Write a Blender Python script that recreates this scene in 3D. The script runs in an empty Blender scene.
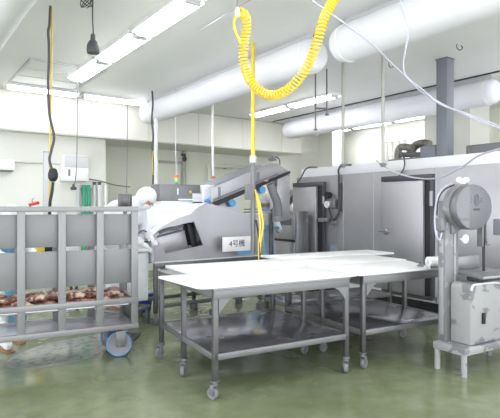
import bpy, bmesh, math, random
from mathutils import Vector, Matrix
SC = bpy.context.scene
COL = SC.collection
random.seed(7)

# ------------------------------------------------------------------ camera
CAMH = 1.5
YAW = math.radians(-35.8)
cam = bpy.data.objects.new('camera', bpy.data.cameras.new('camera'))
COL.objects.link(cam)
cam.location = (0, 0, CAMH)
cam.rotation_euler = (math.pi / 2, 0, YAW)
cam.data.sensor_width = 36
cam.data.lens = 36.0
cam.data.shift_y = -2 / 500
cam.data.clip_start = 0.05
SC.camera = cam

# ------------------------------------------------------------------ world and exposure
w = bpy.data.worlds.new('world')
SC.world = w
w.use_nodes = True
w.node_tree.nodes['Background'].inputs[0].default_value = (0.93, 0.96, 1.0, 1)
w.node_tree.nodes['Background'].inputs[1].default_value = 2.4
LAMP = 10.5          # emission of the lamp diffusers
SC.view_settings.view_transform = 'Standard'
SC.view_settings.look = 'None'
SC.view_settings.gamma = 1
SC.view_settings.use_curve_mapping = False
SC.view_settings.exposure = 0.55
SC.cycles.max_bounces = 7
SC.cycles.diffuse_bounces = 4
SC.cycles.glossy_bounces = 4

# ------------------------------------------------------------------ pixel helpers (true 3-D points)
F, CX, HY = 500.0, 250.0, 207.0
SN, CS = math.sin(-YAW), math.cos(-YAW)
def room(lat, d): return (CS * lat + SN * d, -SN * lat + CS * d)
def at_d(px, py, d):
    X, Y = room((px - CX) / F * d, d)
    return Vector((X, Y, CAMH + (HY - py) / F * d))
def at_h(px, py, z): return at_d(px, py, (CAMH - z) * F / (py - HY))
def at_X(px, py, X0):
    t = (px - CX) / F
    return at_d(px, py, X0 / (CS * t + SN))
def at_Y(px, py, Y0):
    t = (px - CX) / F
    return at_d(px, py, Y0 / (CS - SN * t))

# ------------------------------------------------------------------ materials
def mat(name, col, rough=0.5, metal=0.0, noise=0.0, nscale=8.0, col2=None, bump=0.0, emit=None, estr=0, alpha=1, trans=0, rvar=0.0, stretch=None, spec=None, lo=0.35, hi=0.65):
    m = bpy.data.materials.new(name)
    m.use_nodes = True
    nt = m.node_tree
    b = nt.nodes['Principled BSDF']
    b.inputs['Base Color'].default_value = (*col, 1)
    b.inputs['Roughness'].default_value = rough
    b.inputs['Metallic'].default_value = metal
    if spec is not None: b.inputs['Specular IOR Level'].default_value = spec
    if trans: b.inputs['Transmission Weight'].default_value = trans
    if alpha < 1: b.inputs['Alpha'].default_value = alpha
    if emit:
        b.inputs['Emission Color'].default_value = (*emit, 1)
        b.inputs['Emission Strength'].default_value = estr
    if noise > 0 or bump > 0 or rvar > 0:
        tc = nt.nodes.new('ShaderNodeTexCoord')
        mp = nt.nodes.new('ShaderNodeMapping')
        if stretch: mp.inputs['Scale'].default_value = stretch
        nt.links.new(tc.outputs['Object'], mp.inputs[0])
        n = nt.nodes.new('ShaderNodeTexNoise')
        n.inputs['Scale'].default_value = nscale
        n.inputs['Detail'].default_value = 5
        nt.links.new(mp.outputs[0], n.inputs['Vector'])
        if noise > 0:
            r = nt.nodes.new('ShaderNodeValToRGB')
            c2 = col2 or tuple(c * (1 - noise) for c in col)
            r.color_ramp.elements[0].color = (*c2, 1)
            r.color_ramp.elements[1].color = (*col, 1)
            r.color_ramp.elements[0].position = lo
            r.color_ramp.elements[1].position = hi
            nt.links.new(n.outputs['Fac'], r.inputs[0])
            nt.links.new(r.outputs[0], b.inputs['Base Color'])
        if rvar > 0:
            mr = nt.nodes.new('ShaderNodeMapRange')
            mr.inputs[1].default_value = 0.3; mr.inputs[2].default_value = 0.7
            mr.inputs[3].default_value = max(0.02, rough - rvar); mr.inputs[4].default_value = rough + rvar
            nt.links.new(n.outputs['Fac'], mr.inputs[0])
            nt.links.new(mr.outputs[0], b.inputs['Roughness'])
        if bump > 0:
            bp = nt.nodes.new('ShaderNodeBump')
            bp.inputs['Strength'].default_value = bump
            bp.inputs['Distance'].default_value = 0.02
            nt.links.new(n.outputs['Fac'], bp.inputs['Height'])
            nt.links.new(bp.outputs[0], b.inputs['Normal'])
    return m

M = {}
M['steel'] = mat('brushed stainless', (0.34, 0.34, 0.355), 0.38, 0.75, 0.12, 3.0, rvar=0.08)
M['steel_dull'] = mat('dull stainless', (0.25, 0.25, 0.26), 0.48, 0.6, 0.18, 5.0, rvar=0.1)
M['steel_leg'] = mat('leg stainless', (0.165, 0.165, 0.17), 0.40, 0.75, 0.15, 9.0)
M['steel_wet'] = mat('wet shelf stainless', (0.52, 0.51, 0.56), 0.20, 0.85, 0.18, 3.0, rvar=0.12, bump=0.04)
M['steel_panel'] = mat('panel stainless', (0.47, 0.465, 0.495), 0.36, 0.55, 0.13, 1.6, rvar=0.07)
M['cart_panel'] = mat('cart sheet', (0.25, 0.25, 0.262), 0.50, 0.35, 0.08, 2.0)
M['cart_frame'] = mat('cart frame steel', (0.29, 0.29, 0.30), 0.45, 0.4)
M['dark'] = mat('black rubber', (0.02, 0.02, 0.024), 0.5)
M['darkgrey'] = mat('dark grey', (0.07, 0.07, 0.08), 0.5)
M['frame_dark'] = mat('dark door frame', (0.075, 0.075, 0.09), 0.45)
M['midgrey'] = mat('mid grey', (0.20, 0.20, 0.22), 0.5)
M['bluegrey'] = mat('blue grey paint', (0.22, 0.225, 0.26), 0.45)
M['white_wall'] = mat('cream wall panel', (0.87, 0.87, 0.82), 0.5, noise=0.05, nscale=0.8)
M['green_wall'] = mat('pale green wall', (0.84, 0.85, 0.76), 0.5, noise=0.06, nscale=0.8)
M['soffit'] = mat('soffit panel', (0.76, 0.75, 0.69), 0.5, noise=0.04, nscale=1.0)
M['seam'] = mat('panel seam', (0.46, 0.46, 0.42), 0.6)
M['fascia'] = mat('white fascia', (0.88, 0.88, 0.91), 0.35)
M['board'] = mat('white cutting board', (0.93, 0.93, 0.94), 0.4, noise=0.03, nscale=6)
M['duct'] = mat('white fabric duct', (0.86, 0.86, 0.91), 0.85, noise=0.04, nscale=2.0, bump=0.25)
M['white'] = mat('white plastic', (0.90, 0.90, 0.91), 0.45)
M['offwhite'] = mat('off white plastic', (0.62, 0.62, 0.64), 0.5)
M['cloth'] = mat('white work cloth', (0.82, 0.83, 0.87), 0.85, noise=0.07, nscale=9, bump=0.35)
M['blue'] = mat('blue plastic', (0.10, 0.33, 0.62), 0.45)
M['apron'] = mat('blue apron', (0.22, 0.52, 0.78), 0.5, noise=0.12, nscale=7, bump=0.3)
M['lightblue'] = mat('pale blue gown', (0.42, 0.62, 0.84), 0.6, noise=0.15, nscale=9)
M['darkblue'] = mat('dark blue plastic', (0.03, 0.08, 0.36), 0.4)
M['skin'] = mat('skin', (0.62, 0.38, 0.28), 0.5)
M['eye'] = mat('eye', (0.02, 0.015, 0.012), 0.3)
M['yellow'] = mat('yellow hose', (0.95, 0.70, 0.05), 0.3)
M['yellow2'] = mat('yellow cable', (0.80, 0.58, 0.05), 0.4)
M['cable'] = mat('white cable', (0.52, 0.52, 0.62), 0.5)
M['meat'] = mat('raw meat', (0.34, 0.17, 0.12), 0.4, noise=0.6, nscale=22, col2=(0.09, 0.025, 0.02), bump=0.5, lo=.45, hi=.62)
M['fat'] = mat('meat with fat', (0.62, 0.46, 0.36), 0.4, noise=0.6, nscale=20, col2=(0.14, 0.04, 0.03), bump=0.5, lo=.42, hi=.6)
M['orange'] = mat('orange', (0.75, 0.16, 0.06), 0.5)
M['red'] = mat('red', (0.70, 0.03, 0.04), 0.4)
M['green'] = mat('green pipe', (0.03, 0.42, 0.25), 0.4)
M['brown'] = mat('boot sole', (0.35, 0.16, 0.08), 0.7)
M['ink'] = mat('sign ink', (0.06, 0.06, 0.09), 0.6)
M['rustduct'] = mat('weathered pipe', (0.30, 0.28, 0.25), 0.5, 0.4, 0.4, 9)
M['lamp'] = mat('lamp diffuser', (0.9, 0.9, 0.9), 0.5, emit=(0.97, 0.985, 1.0), estr=LAMP)
M['lamp_dimmed'] = mat('dimmed lamp diffuser', (0.9, 0.9, 0.9), 0.5, emit=(0.97, 0.985, 1.0), estr=5.0)  # emission turned down to keep the wall beam from glaring
M['tlred'] = mat('signal red', (0.8, 0.15, 0.08), 0.4)
M['tlgreen'] = mat('signal green', (0.2, 0.7, 0.4), 0.4)
M['clear'] = mat('milky guard', (0.78, 0.80, 0.84), 0.35)
M['saw'] = mat('chipped grey enamel', (0.21, 0.21, 0.222), 0.4, 0.15, noise=0.4, nscale=9, col2=(0.30, 0.30, 0.32), lo=0.36, hi=0.44)
M['saw_white'] = mat('chipped white enamel', (0.37, 0.37, 0.38), 0.4, 0.0, noise=0.4, nscale=6, col2=(0.20, 0.20, 0.22), lo=0.40, hi=0.44)
M['saw_head'] = mat('grey wheel cover', (0.19, 0.19, 0.21), 0.42, 0.3)
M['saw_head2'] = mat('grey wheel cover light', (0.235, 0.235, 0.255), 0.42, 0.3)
M['glass'] = mat('lens', (0.7, 0.7, 0.75), 0.1)

def floor_mat():
    m = bpy.data.materials.new('wet green floor')
    m.use_nodes = True
    nt = m.node_tree; b = nt.nodes['Principled BSDF']; N = nt.nodes.new; L = nt.links.new
    tc = N('ShaderNodeTexCoord')
    n1 = N('ShaderNodeTexNoise'); n1.inputs['Scale'].default_value = 0.9; n1.inputs['Detail'].default_value = 6
    n2 = N('ShaderNodeTexNoise'); n2.inputs['Scale'].default_value = 7.0; n2.inputs['Detail'].default_value = 5
    n3 = N('ShaderNodeTexNoise'); n3.inputs['Scale'].default_value = 1.7; n3.inputs['Detail'].default_value = 3
    for n in (n1, n2, n3): L(tc.outputs['Object'], n.inputs['Vector'])
    r = N('ShaderNodeValToRGB')
    r.color_ramp.elements[0].color = (0.165, 0.195, 0.105, 1); r.color_ramp.elements[0].position = 0.3
    r.color_ramp.elements[1].color = (0.255, 0.285, 0.175, 1); r.color_ramp.elements[1].position = 0.7
    L(n1.outputs['Fac'], r.inputs[0])
    r2 = N('ShaderNodeValToRGB')
    r2.color_ramp.elements[0].color = (0.86, 0.86, 0.86, 1); r2.color_ramp.elements[0].position = 0.35
    r2.color_ramp.elements[1].color = (1.08, 1.08, 1.08, 1); r2.color_ramp.elements[1].position = 0.65
    L(n2.outputs['Fac'], r2.inputs[0])
    mx = N('ShaderNodeMix'); mx.data_type = 'RGBA'; mx.blend_type = 'MULTIPLY'; mx.inputs[0].default_value = 1
    L(r.outputs[0], mx.inputs[6]); L(r2.outputs[0], mx.inputs[7]); L(mx.outputs[2], b.inputs['Base Color'])
    mr = N('ShaderNodeMapRange'); mr.inputs[1].default_value = 0.35; mr.inputs[2].default_value = 0.65
    mr.inputs[3].default_value = 0.06; mr.inputs[4].default_value = 0.30
    L(n3.outputs['Fac'], mr.inputs[0]); L(mr.outputs[0], b.inputs['Roughness'])
    bp = N('ShaderNodeBump'); bp.inputs['Strength'].default_value = 0.08; bp.inputs['Distance'].default_value = 0.02
    L(n2.outputs['Fac'], bp.inputs['Height']); L(bp.outputs[0], b.inputs['Normal'])
    b.inputs['Specular IOR Level'].default_value = 0.55
    return m
M['floor'] = floor_mat()
M['ceil'] = mat('ceiling panel', (0.87, 0.87, 0.86), 0.45, noise=0.05, nscale=0.7)

# ------------------------------------------------------------------ mesh helper
class MB:
    def __init__(s): s.bm = bmesh.new()
    def _merge(s, t, mtx=None):
        if mtx is not None: bmesh.ops.transform(t, matrix=mtx, verts=t.verts)
        me = bpy.data.meshes.new('tmp'); t.to_mesh(me); t.free(); s.bm.from_mesh(me); bpy.data.meshes.remove(me)
        return s
    def box(s, x0, x1, y0, y1, z0, z1, bev=0.0, seg=2, mtx=None):
        t = bmesh.new(); bmesh.ops.create_cube(t, size=1)
        bmesh.ops.scale(t, vec=(x1 - x0, y1 - y0, z1 - z0), verts=t.verts)
        bmesh.ops.translate(t, vec=((x0 + x1) / 2, (y0 + y1) / 2, (z0 + z1) / 2), verts=t.verts)
        if bev > 0:
            bev = min(bev, 0.49 * min(abs(x1 - x0), abs(y1 - y0), abs(z1 - z0)))
            bmesh.ops.bevel(t, geom=list(t.edges), offset=bev, segments=seg, affect='EDGES', profile=0.5)
        return s._merge(t, mtx)
    def cyl(s, p0, p1, r, r2=None, n=16):
        p0, p1 = Vector(p0), Vector(p1)
        t = bmesh.new()
        bmesh.ops.create_cone(t, cap_ends=True, segments=n, radius1=r, radius2=r if r2 is None else r2, depth=(p1 - p0).length)
        q = (p1 - p0).to_track_quat('Z', 'Y').to_matrix().to_4x4()
        return s._merge(t, Matrix.Translation((p0 + p1) / 2) @ q)
    def ball(s, c, r, sc=(1, 1, 1), n=14, rot=None):
        t = bmesh.new(); bmesh.ops.create_uvsphere(t, u_segments=n, v_segments=max(6, n * 2 // 3), radius=r)
        mt = Matrix.Translation(c)
        if rot is not None: mt = mt @ rot
        return s._merge(t, mt @ Matrix.Diagonal((*sc, 1)))
    def tube(s, pts, r, n=8, smooth=1, cap=True):
        pts = [Vector(p) for p in pts]
        if smooth > 1 and len(pts) > 2: pts = spline(pts, smooth)
        rr = r if callable(r) else (lambda k: r)
        rings = []; prev = None
        T0 = None
        for i, p in enumerate(pts):
            a = pts[max(0, i - 1)]; b = pts[min(len(pts) - 1, i + 1)]
            T = (b - a).normalized() if (b - a).length > 1e-9 else Vector((0, 0, 1))
            if prev is None:
                up = Vector((0, 0, 1)) if abs(T.z) < 0.9 else Vector((1, 0, 0))
                N_ = T.cross(up).normalized()
            else:
                N_ = (prev - T * prev.dot(T))
                N_ = N_.normalized() if N_.length > 1e-6 else T.orthogonal().normalized()
            prev = N_; B = T.cross(N_)
            rad = rr(i / max(1, len(pts) - 1))
            rings.append([s.bm.verts.new(p + (N_ * math.cos(k * math.tau / n) + B * math.sin(k * math.tau / n)) * rad) for k in range(n)])
        for A, B_ in zip(rings, rings[1:]):
            for k in range(n): s.bm.faces.new((A[k], A[(k + 1) % n], B_[(k + 1) % n], B_[k]))
        if cap:
            s.bm.faces.new(rings[0][::-1]); s.bm.faces.new(rings[-1])
        return s
    def prism(s, poly, axis, a, b, bev=0.0):
        """poly of 2-D points: axis 'y' -> (x,z), 'x' -> (y,z), 'z' -> (x,y)"""
        def P(u, v, c): return {'y': (u, c, v), 'x': (c, u, v), 'z': (u, v, c)}[axis]
        t = bmesh.new()
        A = [t.verts.new(P(u, v, a)) for u, v in poly]; B = [t.verts.new(P(u, v, b)) for u, v in poly]
        n = len(poly)
        t.faces.new(A); t.faces.new(B[::-1])
        for k in range(n): t.faces.new((A[k], B[k], B[(k + 1) % n], A[(k + 1) % n]))
        bmesh.ops.recalc_face_normals(t, faces=t.faces)
        if bev > 0: bmesh.ops.bevel(t, geom=list(t.edges), offset=bev, segments=2, affect='EDGES', profile=0.5)
        return s._merge(t)
    def lathe(s, prof, c, axis='z', n=28):
        c = Vector(c); rings = []
        for r, h in prof:
            ring = []
            for k in range(n):
                a = k * math.tau / n; u, v = r * math.cos(a), r * math.sin(a)
                off = {'z': (u, v, h), 'y': (u, h, v), 'x': (h, u, v)}[axis]
                ring.append(s.bm.verts.new(c + Vector(off)))
            rings.append(ring)
        for A, B in zip(rings, rings[1:]):
            for k in range(n): s.bm.faces.new((A[k], A[(k + 1) % n], B[(k + 1) % n], B[k]))
        s.bm.faces.new(rings[0][::-1]); s.bm.faces.new(rings[-1])
        return s
    def build(s, name, m, parent=None, smooth=True):
        bmesh.ops.remove_doubles(s.bm, verts=s.bm.verts, dist=1e-6)
        bmesh.ops.recalc_face_normals(s.bm, faces=s.bm.faces)
        me = bpy.data.meshes.new(name); s.bm.to_mesh(me); s.bm.free()
        if smooth and len(me.polygons):
            me.shade_smooth(); me.set_sharp_from_angle(angle=math.radians(35))
        me.materials.append(m)
        o = bpy.data.objects.new(name, me); COL.objects.link(o)
        if parent is not None: o.parent = parent
        return o

def spline(pts, k):
    out = []
    P = [pts[0]] + list(pts) + [pts[-1]]
    for i in range(1, len(P) - 2):
        p0, p1, p2, p3 = P[i - 1], P[i], P[i + 1], P[i + 2]
        for j in range(k):
            t = j / k
            out.append(0.5 * ((2 * p1) + (p2 - p0) * t + (2 * p0 - 5 * p1 + 4 * p2 - p3) * t * t + (3 * p1 - p0 - 3 * p2 + p3) * t ** 3))
    out.append(pts[-1]); return out

def tag(o, label, cat, group=None, kind=None):
    o['label'] = label; o['category'] = cat
    if group: o['group'] = group
    if kind: o['kind'] = kind
    return o
def thing(name, label, cat, loc=(0, 0, 0), rz=0, group=None):
    o = bpy.data.objects.new(name, None); o.empty_display_size = 0.1; COL.objects.link(o)
    o.location = loc; o.rotation_euler = (0, 0, rz)
    return tag(o, label, cat, group)
def struct(name, mb, m):
    o = mb.build(name, m); o['kind'] = 'structure'; return o

# ------------------------------------------------------------------ the setting
CH = 3.6
struct('floor', MB().box(-5, 12, -3, 12, -0.1, 0), M['floor'])
cl = struct('ceiling', MB().box(-5, 12, -3, 12, CH, CH + 0.1), M['ceil'])
struct('wall_back', MB().box(-5, 3.6, 10.05, 12, 0, CH), M['white_wall'])
struct('wall_recess', MB().box(3.6, 8.65, 11.0, 12, 0, CH), M['green_wall'])
struct('wall_far', MB().box(8.65, 12, 10.9, 12, 0, CH), M['white_wall'])
struct('wall_right', MB().box(10.5, 12, 5.9, 10.9, 0, CH), M['white_wall'])
struct('wall_side', MB().box(10.5, 12, -3, 5.9, 0, CH), M['green_wall'])
struct('soffit', MB().box(-5, 8.65, 9.72, 11.0, 2.88, CH), M['soffit'])
# ceiling seams and the dark duct rails
tr = MB()
for (x, a, b) in ((4.22, 4.5, 9.3), (4.22, 0.6, 4.05), (7.62, 4.0, 9.6)): tr.box(x - .014, x + .014, a, b, CH - .02, CH)
struct('trim_1', tr, M['darkgrey'])
tr = MB().box(-5, 8.65, 9.700, 9.72, 2.86, 2.885).box(-5, 8.65, 9.705, 9.72, CH - .02, CH)
struct('trim_2', tr, M['seam'])
tr = MB()
for x in (0.9, 2.0, 3.2, 4.4, 5.6, 6.8, 8.0): tr.box(x - .003, x + .003, 9.715, 9.72, 2.9, CH - .03)
struct('trim_3', tr, M['seam'])
# white column and the pillar further right behind the freezer
struct('wall_pillar', MB().box(9.6, 10.05, 9.55, 10.1, 0, CH), M['white_wall'])
c = at_X(470, 150, 9.0)
struct('wall_column', MB().box(9.0, 9.7, c.y, c.y + 1.0, 0, CH), M['white_wall'])

# ceiling access panel on the left
hp = thing('ceiling_hatch', 'white framed access hatch in the ceiling beside the left air duct', 'hatch', (2.15, 8.3, CH))
MB().box(-.5, .5, -.75, .75, -.012, 0, .004).build('hatch_panel', M['white'], hp)
fr = MB()
for a, b, c_, d_ in ((-.55, -.5, -.8, .8), (.5, .55, -.8, .8), (-.5, .5, -.8, -.75), (-.5, .5, .75, .8)): fr.box(a, b, c_, d_, -.022, 0, .004)
fr.box(-.5, .5, -.26, -.24, -.018, 0).box(-.5, .5, .24, .26, -.018, 0)
fr.build('hatch_frame', M['offwhite'], hp)

# ------------------------------------------------------------------ lights of the room
def fixture(x, y, along, label, group=None, L=1.24, wd=0.34, lm='lamp'):
    t = thing('ceiling_light', label, 'light', (x, y, CH), 0 if along == 'x' else math.pi / 2, group)
    MB().prism([(-wd / 2, 0), (wd / 2, 0), (wd / 2 - .03, -.045), (-wd / 2 + .03, -.045)], 'x', -L / 2, L / 2, .004).build('housing', M['white'], t)
    for s in (-1, 1):
        MB().cyl((-L / 2 + .04, s * .06, -.066), (L / 2 - .04, s * .06, -.066), .019, n=12).build('tube', M[lm], t)
    MB().box(-L / 2 + .03, L / 2 - .03, -wd / 2 + .035, wd / 2 - .035, -.052, -.046).build('glowing_reflector', M[lm], t)  # plate itself emits, standing in for tube light bouncing off it
    for s in (-1, 1): MB().box(s * (L / 2 - .03) - .02, s * (L / 2 - .03) + .02, -.09, .09, -.09, -.044, .006).build('end_cap', M['offwhite'], t)
    return t
fixture(2.44, 4.95, 'y', 'twin tube ceiling light cut by the top edge, nearest of the left row')
fixture(2.44, 6.24, 'y', 'twin tube ceiling light, second of the left row, behind the nearest one')
fixture(2.44, 7.55, 'y', 'twin tube ceiling light, farthest of the left row, just in front of the crosswise lights')
fixture(2.2, 9.3, 'x', 'twin tube ceiling light set crosswise before the wall beam, nearer the left edge', lm='lamp_dimmed')
fixture(3.5, 9.3, 'x', 'twin tube ceiling light set crosswise before the wall beam, beside the thin hanging wire', lm='lamp_dimmed')
fixture(6.65, 7.15, 'y', 'twin tube ceiling light behind the yellow coiled hose, nearer end of its row')
fixture(6.65, 8.45, 'y', 'twin tube ceiling light behind the yellow coiled hose, farther end of its row')
for k, lb in enumerate(('ceiling light along the right wall below the far duct, nearest of its row', 'ceiling light along the right wall below the far duct, middle of its row', 'ceiling light along the right wall below the far duct, farthest of its row')):
    fixture(9.75, 7.0 + 1.32 * k, 'y', lb)
for x, y in ((2.44, 2.2), (2.44, .6), (5.6, 1.6), (-.8, 6.5), (-.8, 3.5), (-.8, .5), (5.6, -.6), (8.8, 3.0), (1, -1.8)):
    fixture(x, y, 'y', 'unseen twin tube ceiling light added to light the room', 'unseen ceiling lights added to light the room')  # out-of-view fixtures added to light the room

# ------------------------------------------------------------------ fabric air ducts
def duct(x, y0, y1, label, z=3.33, r=0.205):
    t = thing('air_duct', label, 'duct', (x, 0, z))
    n = 40; mb = MB()
    def rr(k):
        y = k * (y1 - y0); e = min(y, (y1 - y0) - y)
        f = 1 if e > .14 else math.sqrt(max(0.0, 1 - ((.14 - e) / .14) ** 2)) * .35 + .65
        return r * f * (1 + .012 * math.sin(y * 7) + .008 * math.sin(y * 19))
    L = y1 - y0; ys = [0, .01, .03, .07, .14] + [.14 + (L - .28) * i / n for i in range(1, n)] + [L - .14, L - .07, L - .03, L - .01, L]
    rings = []
    for y in ys:
        R_ = rr(y / L); rings.append([mb.bm.verts.new((R_ * math.cos(a * math.tau / 28), y0 + y, R_ * math.sin(a * math.tau / 28))) for a in range(28)])
    for A, B in zip(rings, rings[1:]):
        for k in range(28): mb.bm.faces.new((A[k], A[(k + 1) % 28], B[(k + 1) % 28], B[k]))
    mb.bm.faces.new(rings[0][::-1]); mb.bm.faces.new(rings[-1])
    mb.build('fabric_sleeve', M['duct'], t)
    mb = MB()
    mb.box(-.006, .006, y0 + .1, y1 - .1, r - .01, CH - z)
    mb.build('hanging_strip', M['offwhite'], t)
    for y in (y0 + .14, y1 - .14): MB().lathe([(r + .004, -.012), (r + .008, 0), (r + .004, .012)], (0, y, 0), 'y').build('end_band', M['white'], t)
    return t
duct(0.82, 1.5, 8.2, 'white fabric air duct in the upper left corner of the picture')
duct(4.15, 0.3, 4.03, 'wide white fabric air duct overhead, running out of the top right')
duct(4.15, 4.36, 9.25, 'white fabric air duct behind the yellow coiled hose')
duct(7.75, 4.1, 9.22, 'white fabric air duct over the freezer, farthest right')

# ------------------------------------------------------------------ big freezer cabinet on the right
EX = 6.2; EY0 = 1.6; EY1 = 7.1; EH = 2.05
fz = thing('freezer_cabinet', 'long stainless walk-through freezer cabinet along the right side', 'freezer', (EX, 0, 0))
MB().box(0, 2.0, EY0, EY1, 0.15, EH, .01).build('body', M['steel_panel'], fz)
MB().box(.03, 1.95, EY0, EY1 - .02, 0.0, .15).build('plinth', M['dark'], fz)
MB().box(.10, 1.9, EY0, EY1 - .02, EH, 2.215, .006).build('roof_fascia', M['fascia'], fz)
def fy(px): return at_X(px, 207, EX).y
MB().box(-.004, 0, EY0, EY1 - .03, .152, .235, .002).build('lower_panel', M['fascia'], fz)
sm = MB()
for px in (343.5, 373.5): sm.box(-.003, 0, fy(px) - .004, fy(px) + .004, .16, EH - .01)
sm.box(-.004, 0, fy(436) - .02, fy(436) + .008, .16, EH - .01)
for yy in (3.0, 2.2): sm.box(-.004, 0, yy - .006, yy + .006, .16, EH - .01)
sm.build('seam_strip', M['offwhite'], fz)
def fdoor(pl, pr, pfr, ztop, zbot):
    """leaf from pl (far) to pr, dark frame to pfr"""
    ya, yb, yf = fy(pl), fy(pr), fy(pfr)
    fm = MB().box(-.07, 0, yf, ya + .02, ztop, ztop + .075, .004).box(-.05, 0, yf, yf + .05, zbot, ztop, .004)
    fm.box(-.07, 0, yf, ya + .02, zbot - .05, zbot, .004)
    fm.build('door_frame', M['frame_dark'], fz)
    MB().box(-.035, 0, yf + .05, yb + .03, zbot, ztop).build('gasket', M['dark'], fz)
    d = MB().box(-.085, -.03, yb, ya, zbot, ztop - .01, .012).build('door', M['steel_panel'], fz)
    return d, ya, yb
d1, ya, yb = fdoor(296, 319.5, 326, 1.87, .20)
hm = MB(); p = at_X(301, 226, EX); hm.box(-.14, -.085, p.y - .05, p.y + .12, 1.13, 1.16, .008).box(-.13, -.085, p.y + .0, p.y + .04, 1.10, 1.19, .008)
hm.build('latch', M['steel'], d1)
p = at_X(310, 218, EX); MB().box(-.12, -.085, p.y - .03, p.y + .03, 1.25, 1.38, .01).build('pull_handle', M['white'], d1)
d2, ya, yb = fdoor(385, 426.5, 435, 1.89, .24)
p = at_X(391, 233, EX)
hm = MB().box(-.13, -.085, p.y - .03, p.y + .04, 1.08, 1.18, .01).box(-.15, -.115, p.y - .08, p.y + .12, 1.12, 1.15, .01)
hm.build('latch', M['steel'], d2)
for (px, y0_, y1_) in ((322.5, 196, 204), (430, 191, 206)):
    a = at_X(px, y0_, EX - .08); b = at_X(px, y1_, EX - .08)
    MB().cyl((-.055, a.y, a.z), (-.055, a.y, b.z), .028, n=14).build('hinge', M['steel'], fz)
a = at_X(326, 220, EX)
MB().box(-.10, -.03, a.y - .13, a.y + .12, a.z - .035, a.z + .035, .006).build('bracket', M['steel'], fz)
# switch gear
a = at_X(330, 195, EX); MB().cyl((-.09, a.y, a.z), (0, a.y, a.z), .055, n=20).build('rotary_switch', M['dark'], fz)
a = at_X(329.5, 204.5, EX); MB().cyl((-.07, a.y, a.z), (0, a.y, a.z), .062, n=20).cyl((-.08, a.y, a.z), (-.07, a.y, a.z), .02).build('round_box', M['fascia'], fz)
a = at_X(335.5, 204, EX); MB().box(-.07, 0, a.y - .06, a.y + .05, a.z - .08, a.z + .08, .008).build('junction_box', M['steel_dull'], fz)
a = at_X(340, 175, EX); b = at_X(340, 214, EX); c_ = at_X(334.5, 220, EX); e_ = at_X(330.5, 212, EX)
MB().tube([(-.03, a.y, a.z), (-.03, b.y, b.z + .05), (-.03, b.y + .01, b.z), (-.03, c_.y, c_.z), (-.03, e_.y, e_.z + .03), (-.03, e_.y, 1.5)], .017, smooth=5).build('conduit', M['darkgrey'], fz)
a = at_X(341.5, 178, EX); MB().box(-.035, 0, a.y - .014, a.y + .014, 1.42, 1.9, .003).build('cable_cover', M['darkgrey'], fz)
a = at_X(335, 222, EX); MB().box(-.06, 0, a.y - .05, a.y + .09, a.z - .05, a.z + .0, .01).cyl((-.05, a.y + .05, a.z - .05), (-.05, a.y + .05, a.z - .1), .02).build('valve', M['midgrey'], fz)
MB().tube([at_X(297.5, 183, EX - .1) - Vector((EX, 0, 0)), at_X(302, 176, EX - .06) - Vector((EX, 0, 0)), at_X(305, 170, EX - .02) - Vector((EX, 0, 0)), at_X(309, 167.5, EX + .05) - Vector((EX, 0, 0)), at_X(317, 167.2, EX + .1) - Vector((EX, 0, 0))], .014, smooth=6).build('cable', M['darkgrey'], fz)
MB().tube([at_X(339, 176, EX - .03) - Vector((EX, 0, 0)), at_X(338.5, 170, EX) - Vector((EX, 0, 0)), at_X(342, 165.5, EX + .08) - Vector((EX, 0, 0)), at_X(351, 164.8, EX + .08) - Vector((EX, 0, 0))], .016, smooth=6).build('cable', M['darkgrey'], fz)
MB().tube([at_X(397, 179, EX - .06) - Vector((EX, 0, 0)), at_X(404, 168, EX - .03) - Vector((EX, 0, 0)), at_X(404, 158, EX) - Vector((EX, 0, 0)), at_X(401, 152, EX + .15) - Vector((EX, 0, 0))], .013, smooth=6).build('cable', M['darkgrey'], fz)
a = at_X(499, 227, EX); MB().box(-.03, 0, a.y - .1, a.y + .06, a.z - .1, a.z + .1, .006).build('notice_plate', M['bluegrey'], fz)
a = at_X(334, 248, EX); MB().box(-.003, 0, a.y - .09, a.y + .07, a.z - .06, a.z + .05).build('sticker', mat('faded blue sticker', (.28, .36, .55), .5, noise=.4, nscale=20, col2=(.5, .5, .53)), fz)

# roof equipment
rt = thing('exhaust_pipe', 'weathered bent exhaust pipes on the freezer roof beside the grey post', 'pipe', (0, 0, 0))
P = lambda px, py, X=EX + .45: at_X(px, py, X)
MB().tube([Vector((P(398, 153).x, P(398, 153).y, 2.26)), P(398, 153), P(400, 147.5), P(406, 147), P(413, 148.5)], .055, n=12, smooth=4).build('elbow', M['rustduct'], rt)
MB().tube([P(409, 156, EX + .6), P(414, 147, EX + .6), P(421, 143.5, EX + .6), P(430, 144.5, EX + .6)], .065, n=12, smooth=4).build('hood_pipe', M['rustduct'], rt)
MB().tube([P(401, 155), P(412, 154.5), P(420, 154.5)], .04, n=10, smooth=3).build('lower_pipe', M['steel_dull'], rt)
MB().box(EX + .2, EX + .8, P(426, 150).y - .4, P(398, 150).y, 2.215, 2.25, .004).build('mounting_tray', M['steel_dull'], rt)
pb = P(430, 150, EX + .3)
mx_ = thing('motor_box', 'small blue-grey box on the freezer roof at the foot of the grey post', 'box', (EX + .16, at_X(435.5, 150, EX + .16).y, 2.215))
MB().box(0, .3, 0, .26, 0, .17, .008).build('case', M['bluegrey'], mx_)
MB().box(.02, .28, .02, .24, .17, .185, .004).build('cover', M['midgrey'], mx_)
pc = at_d(444, 52, 6.78)
po = thing('support_post', 'thick square grey steel post rising from the freezer roof to the ceiling', 'post', (EX + .20, at_X(445, 100, EX + .20).y, 2.215))
MB().box(-.085, .085, -.085, .085, 0.012, CH - 2.215 - .012, .006).build('shaft', M['bluegrey'], po)
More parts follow.
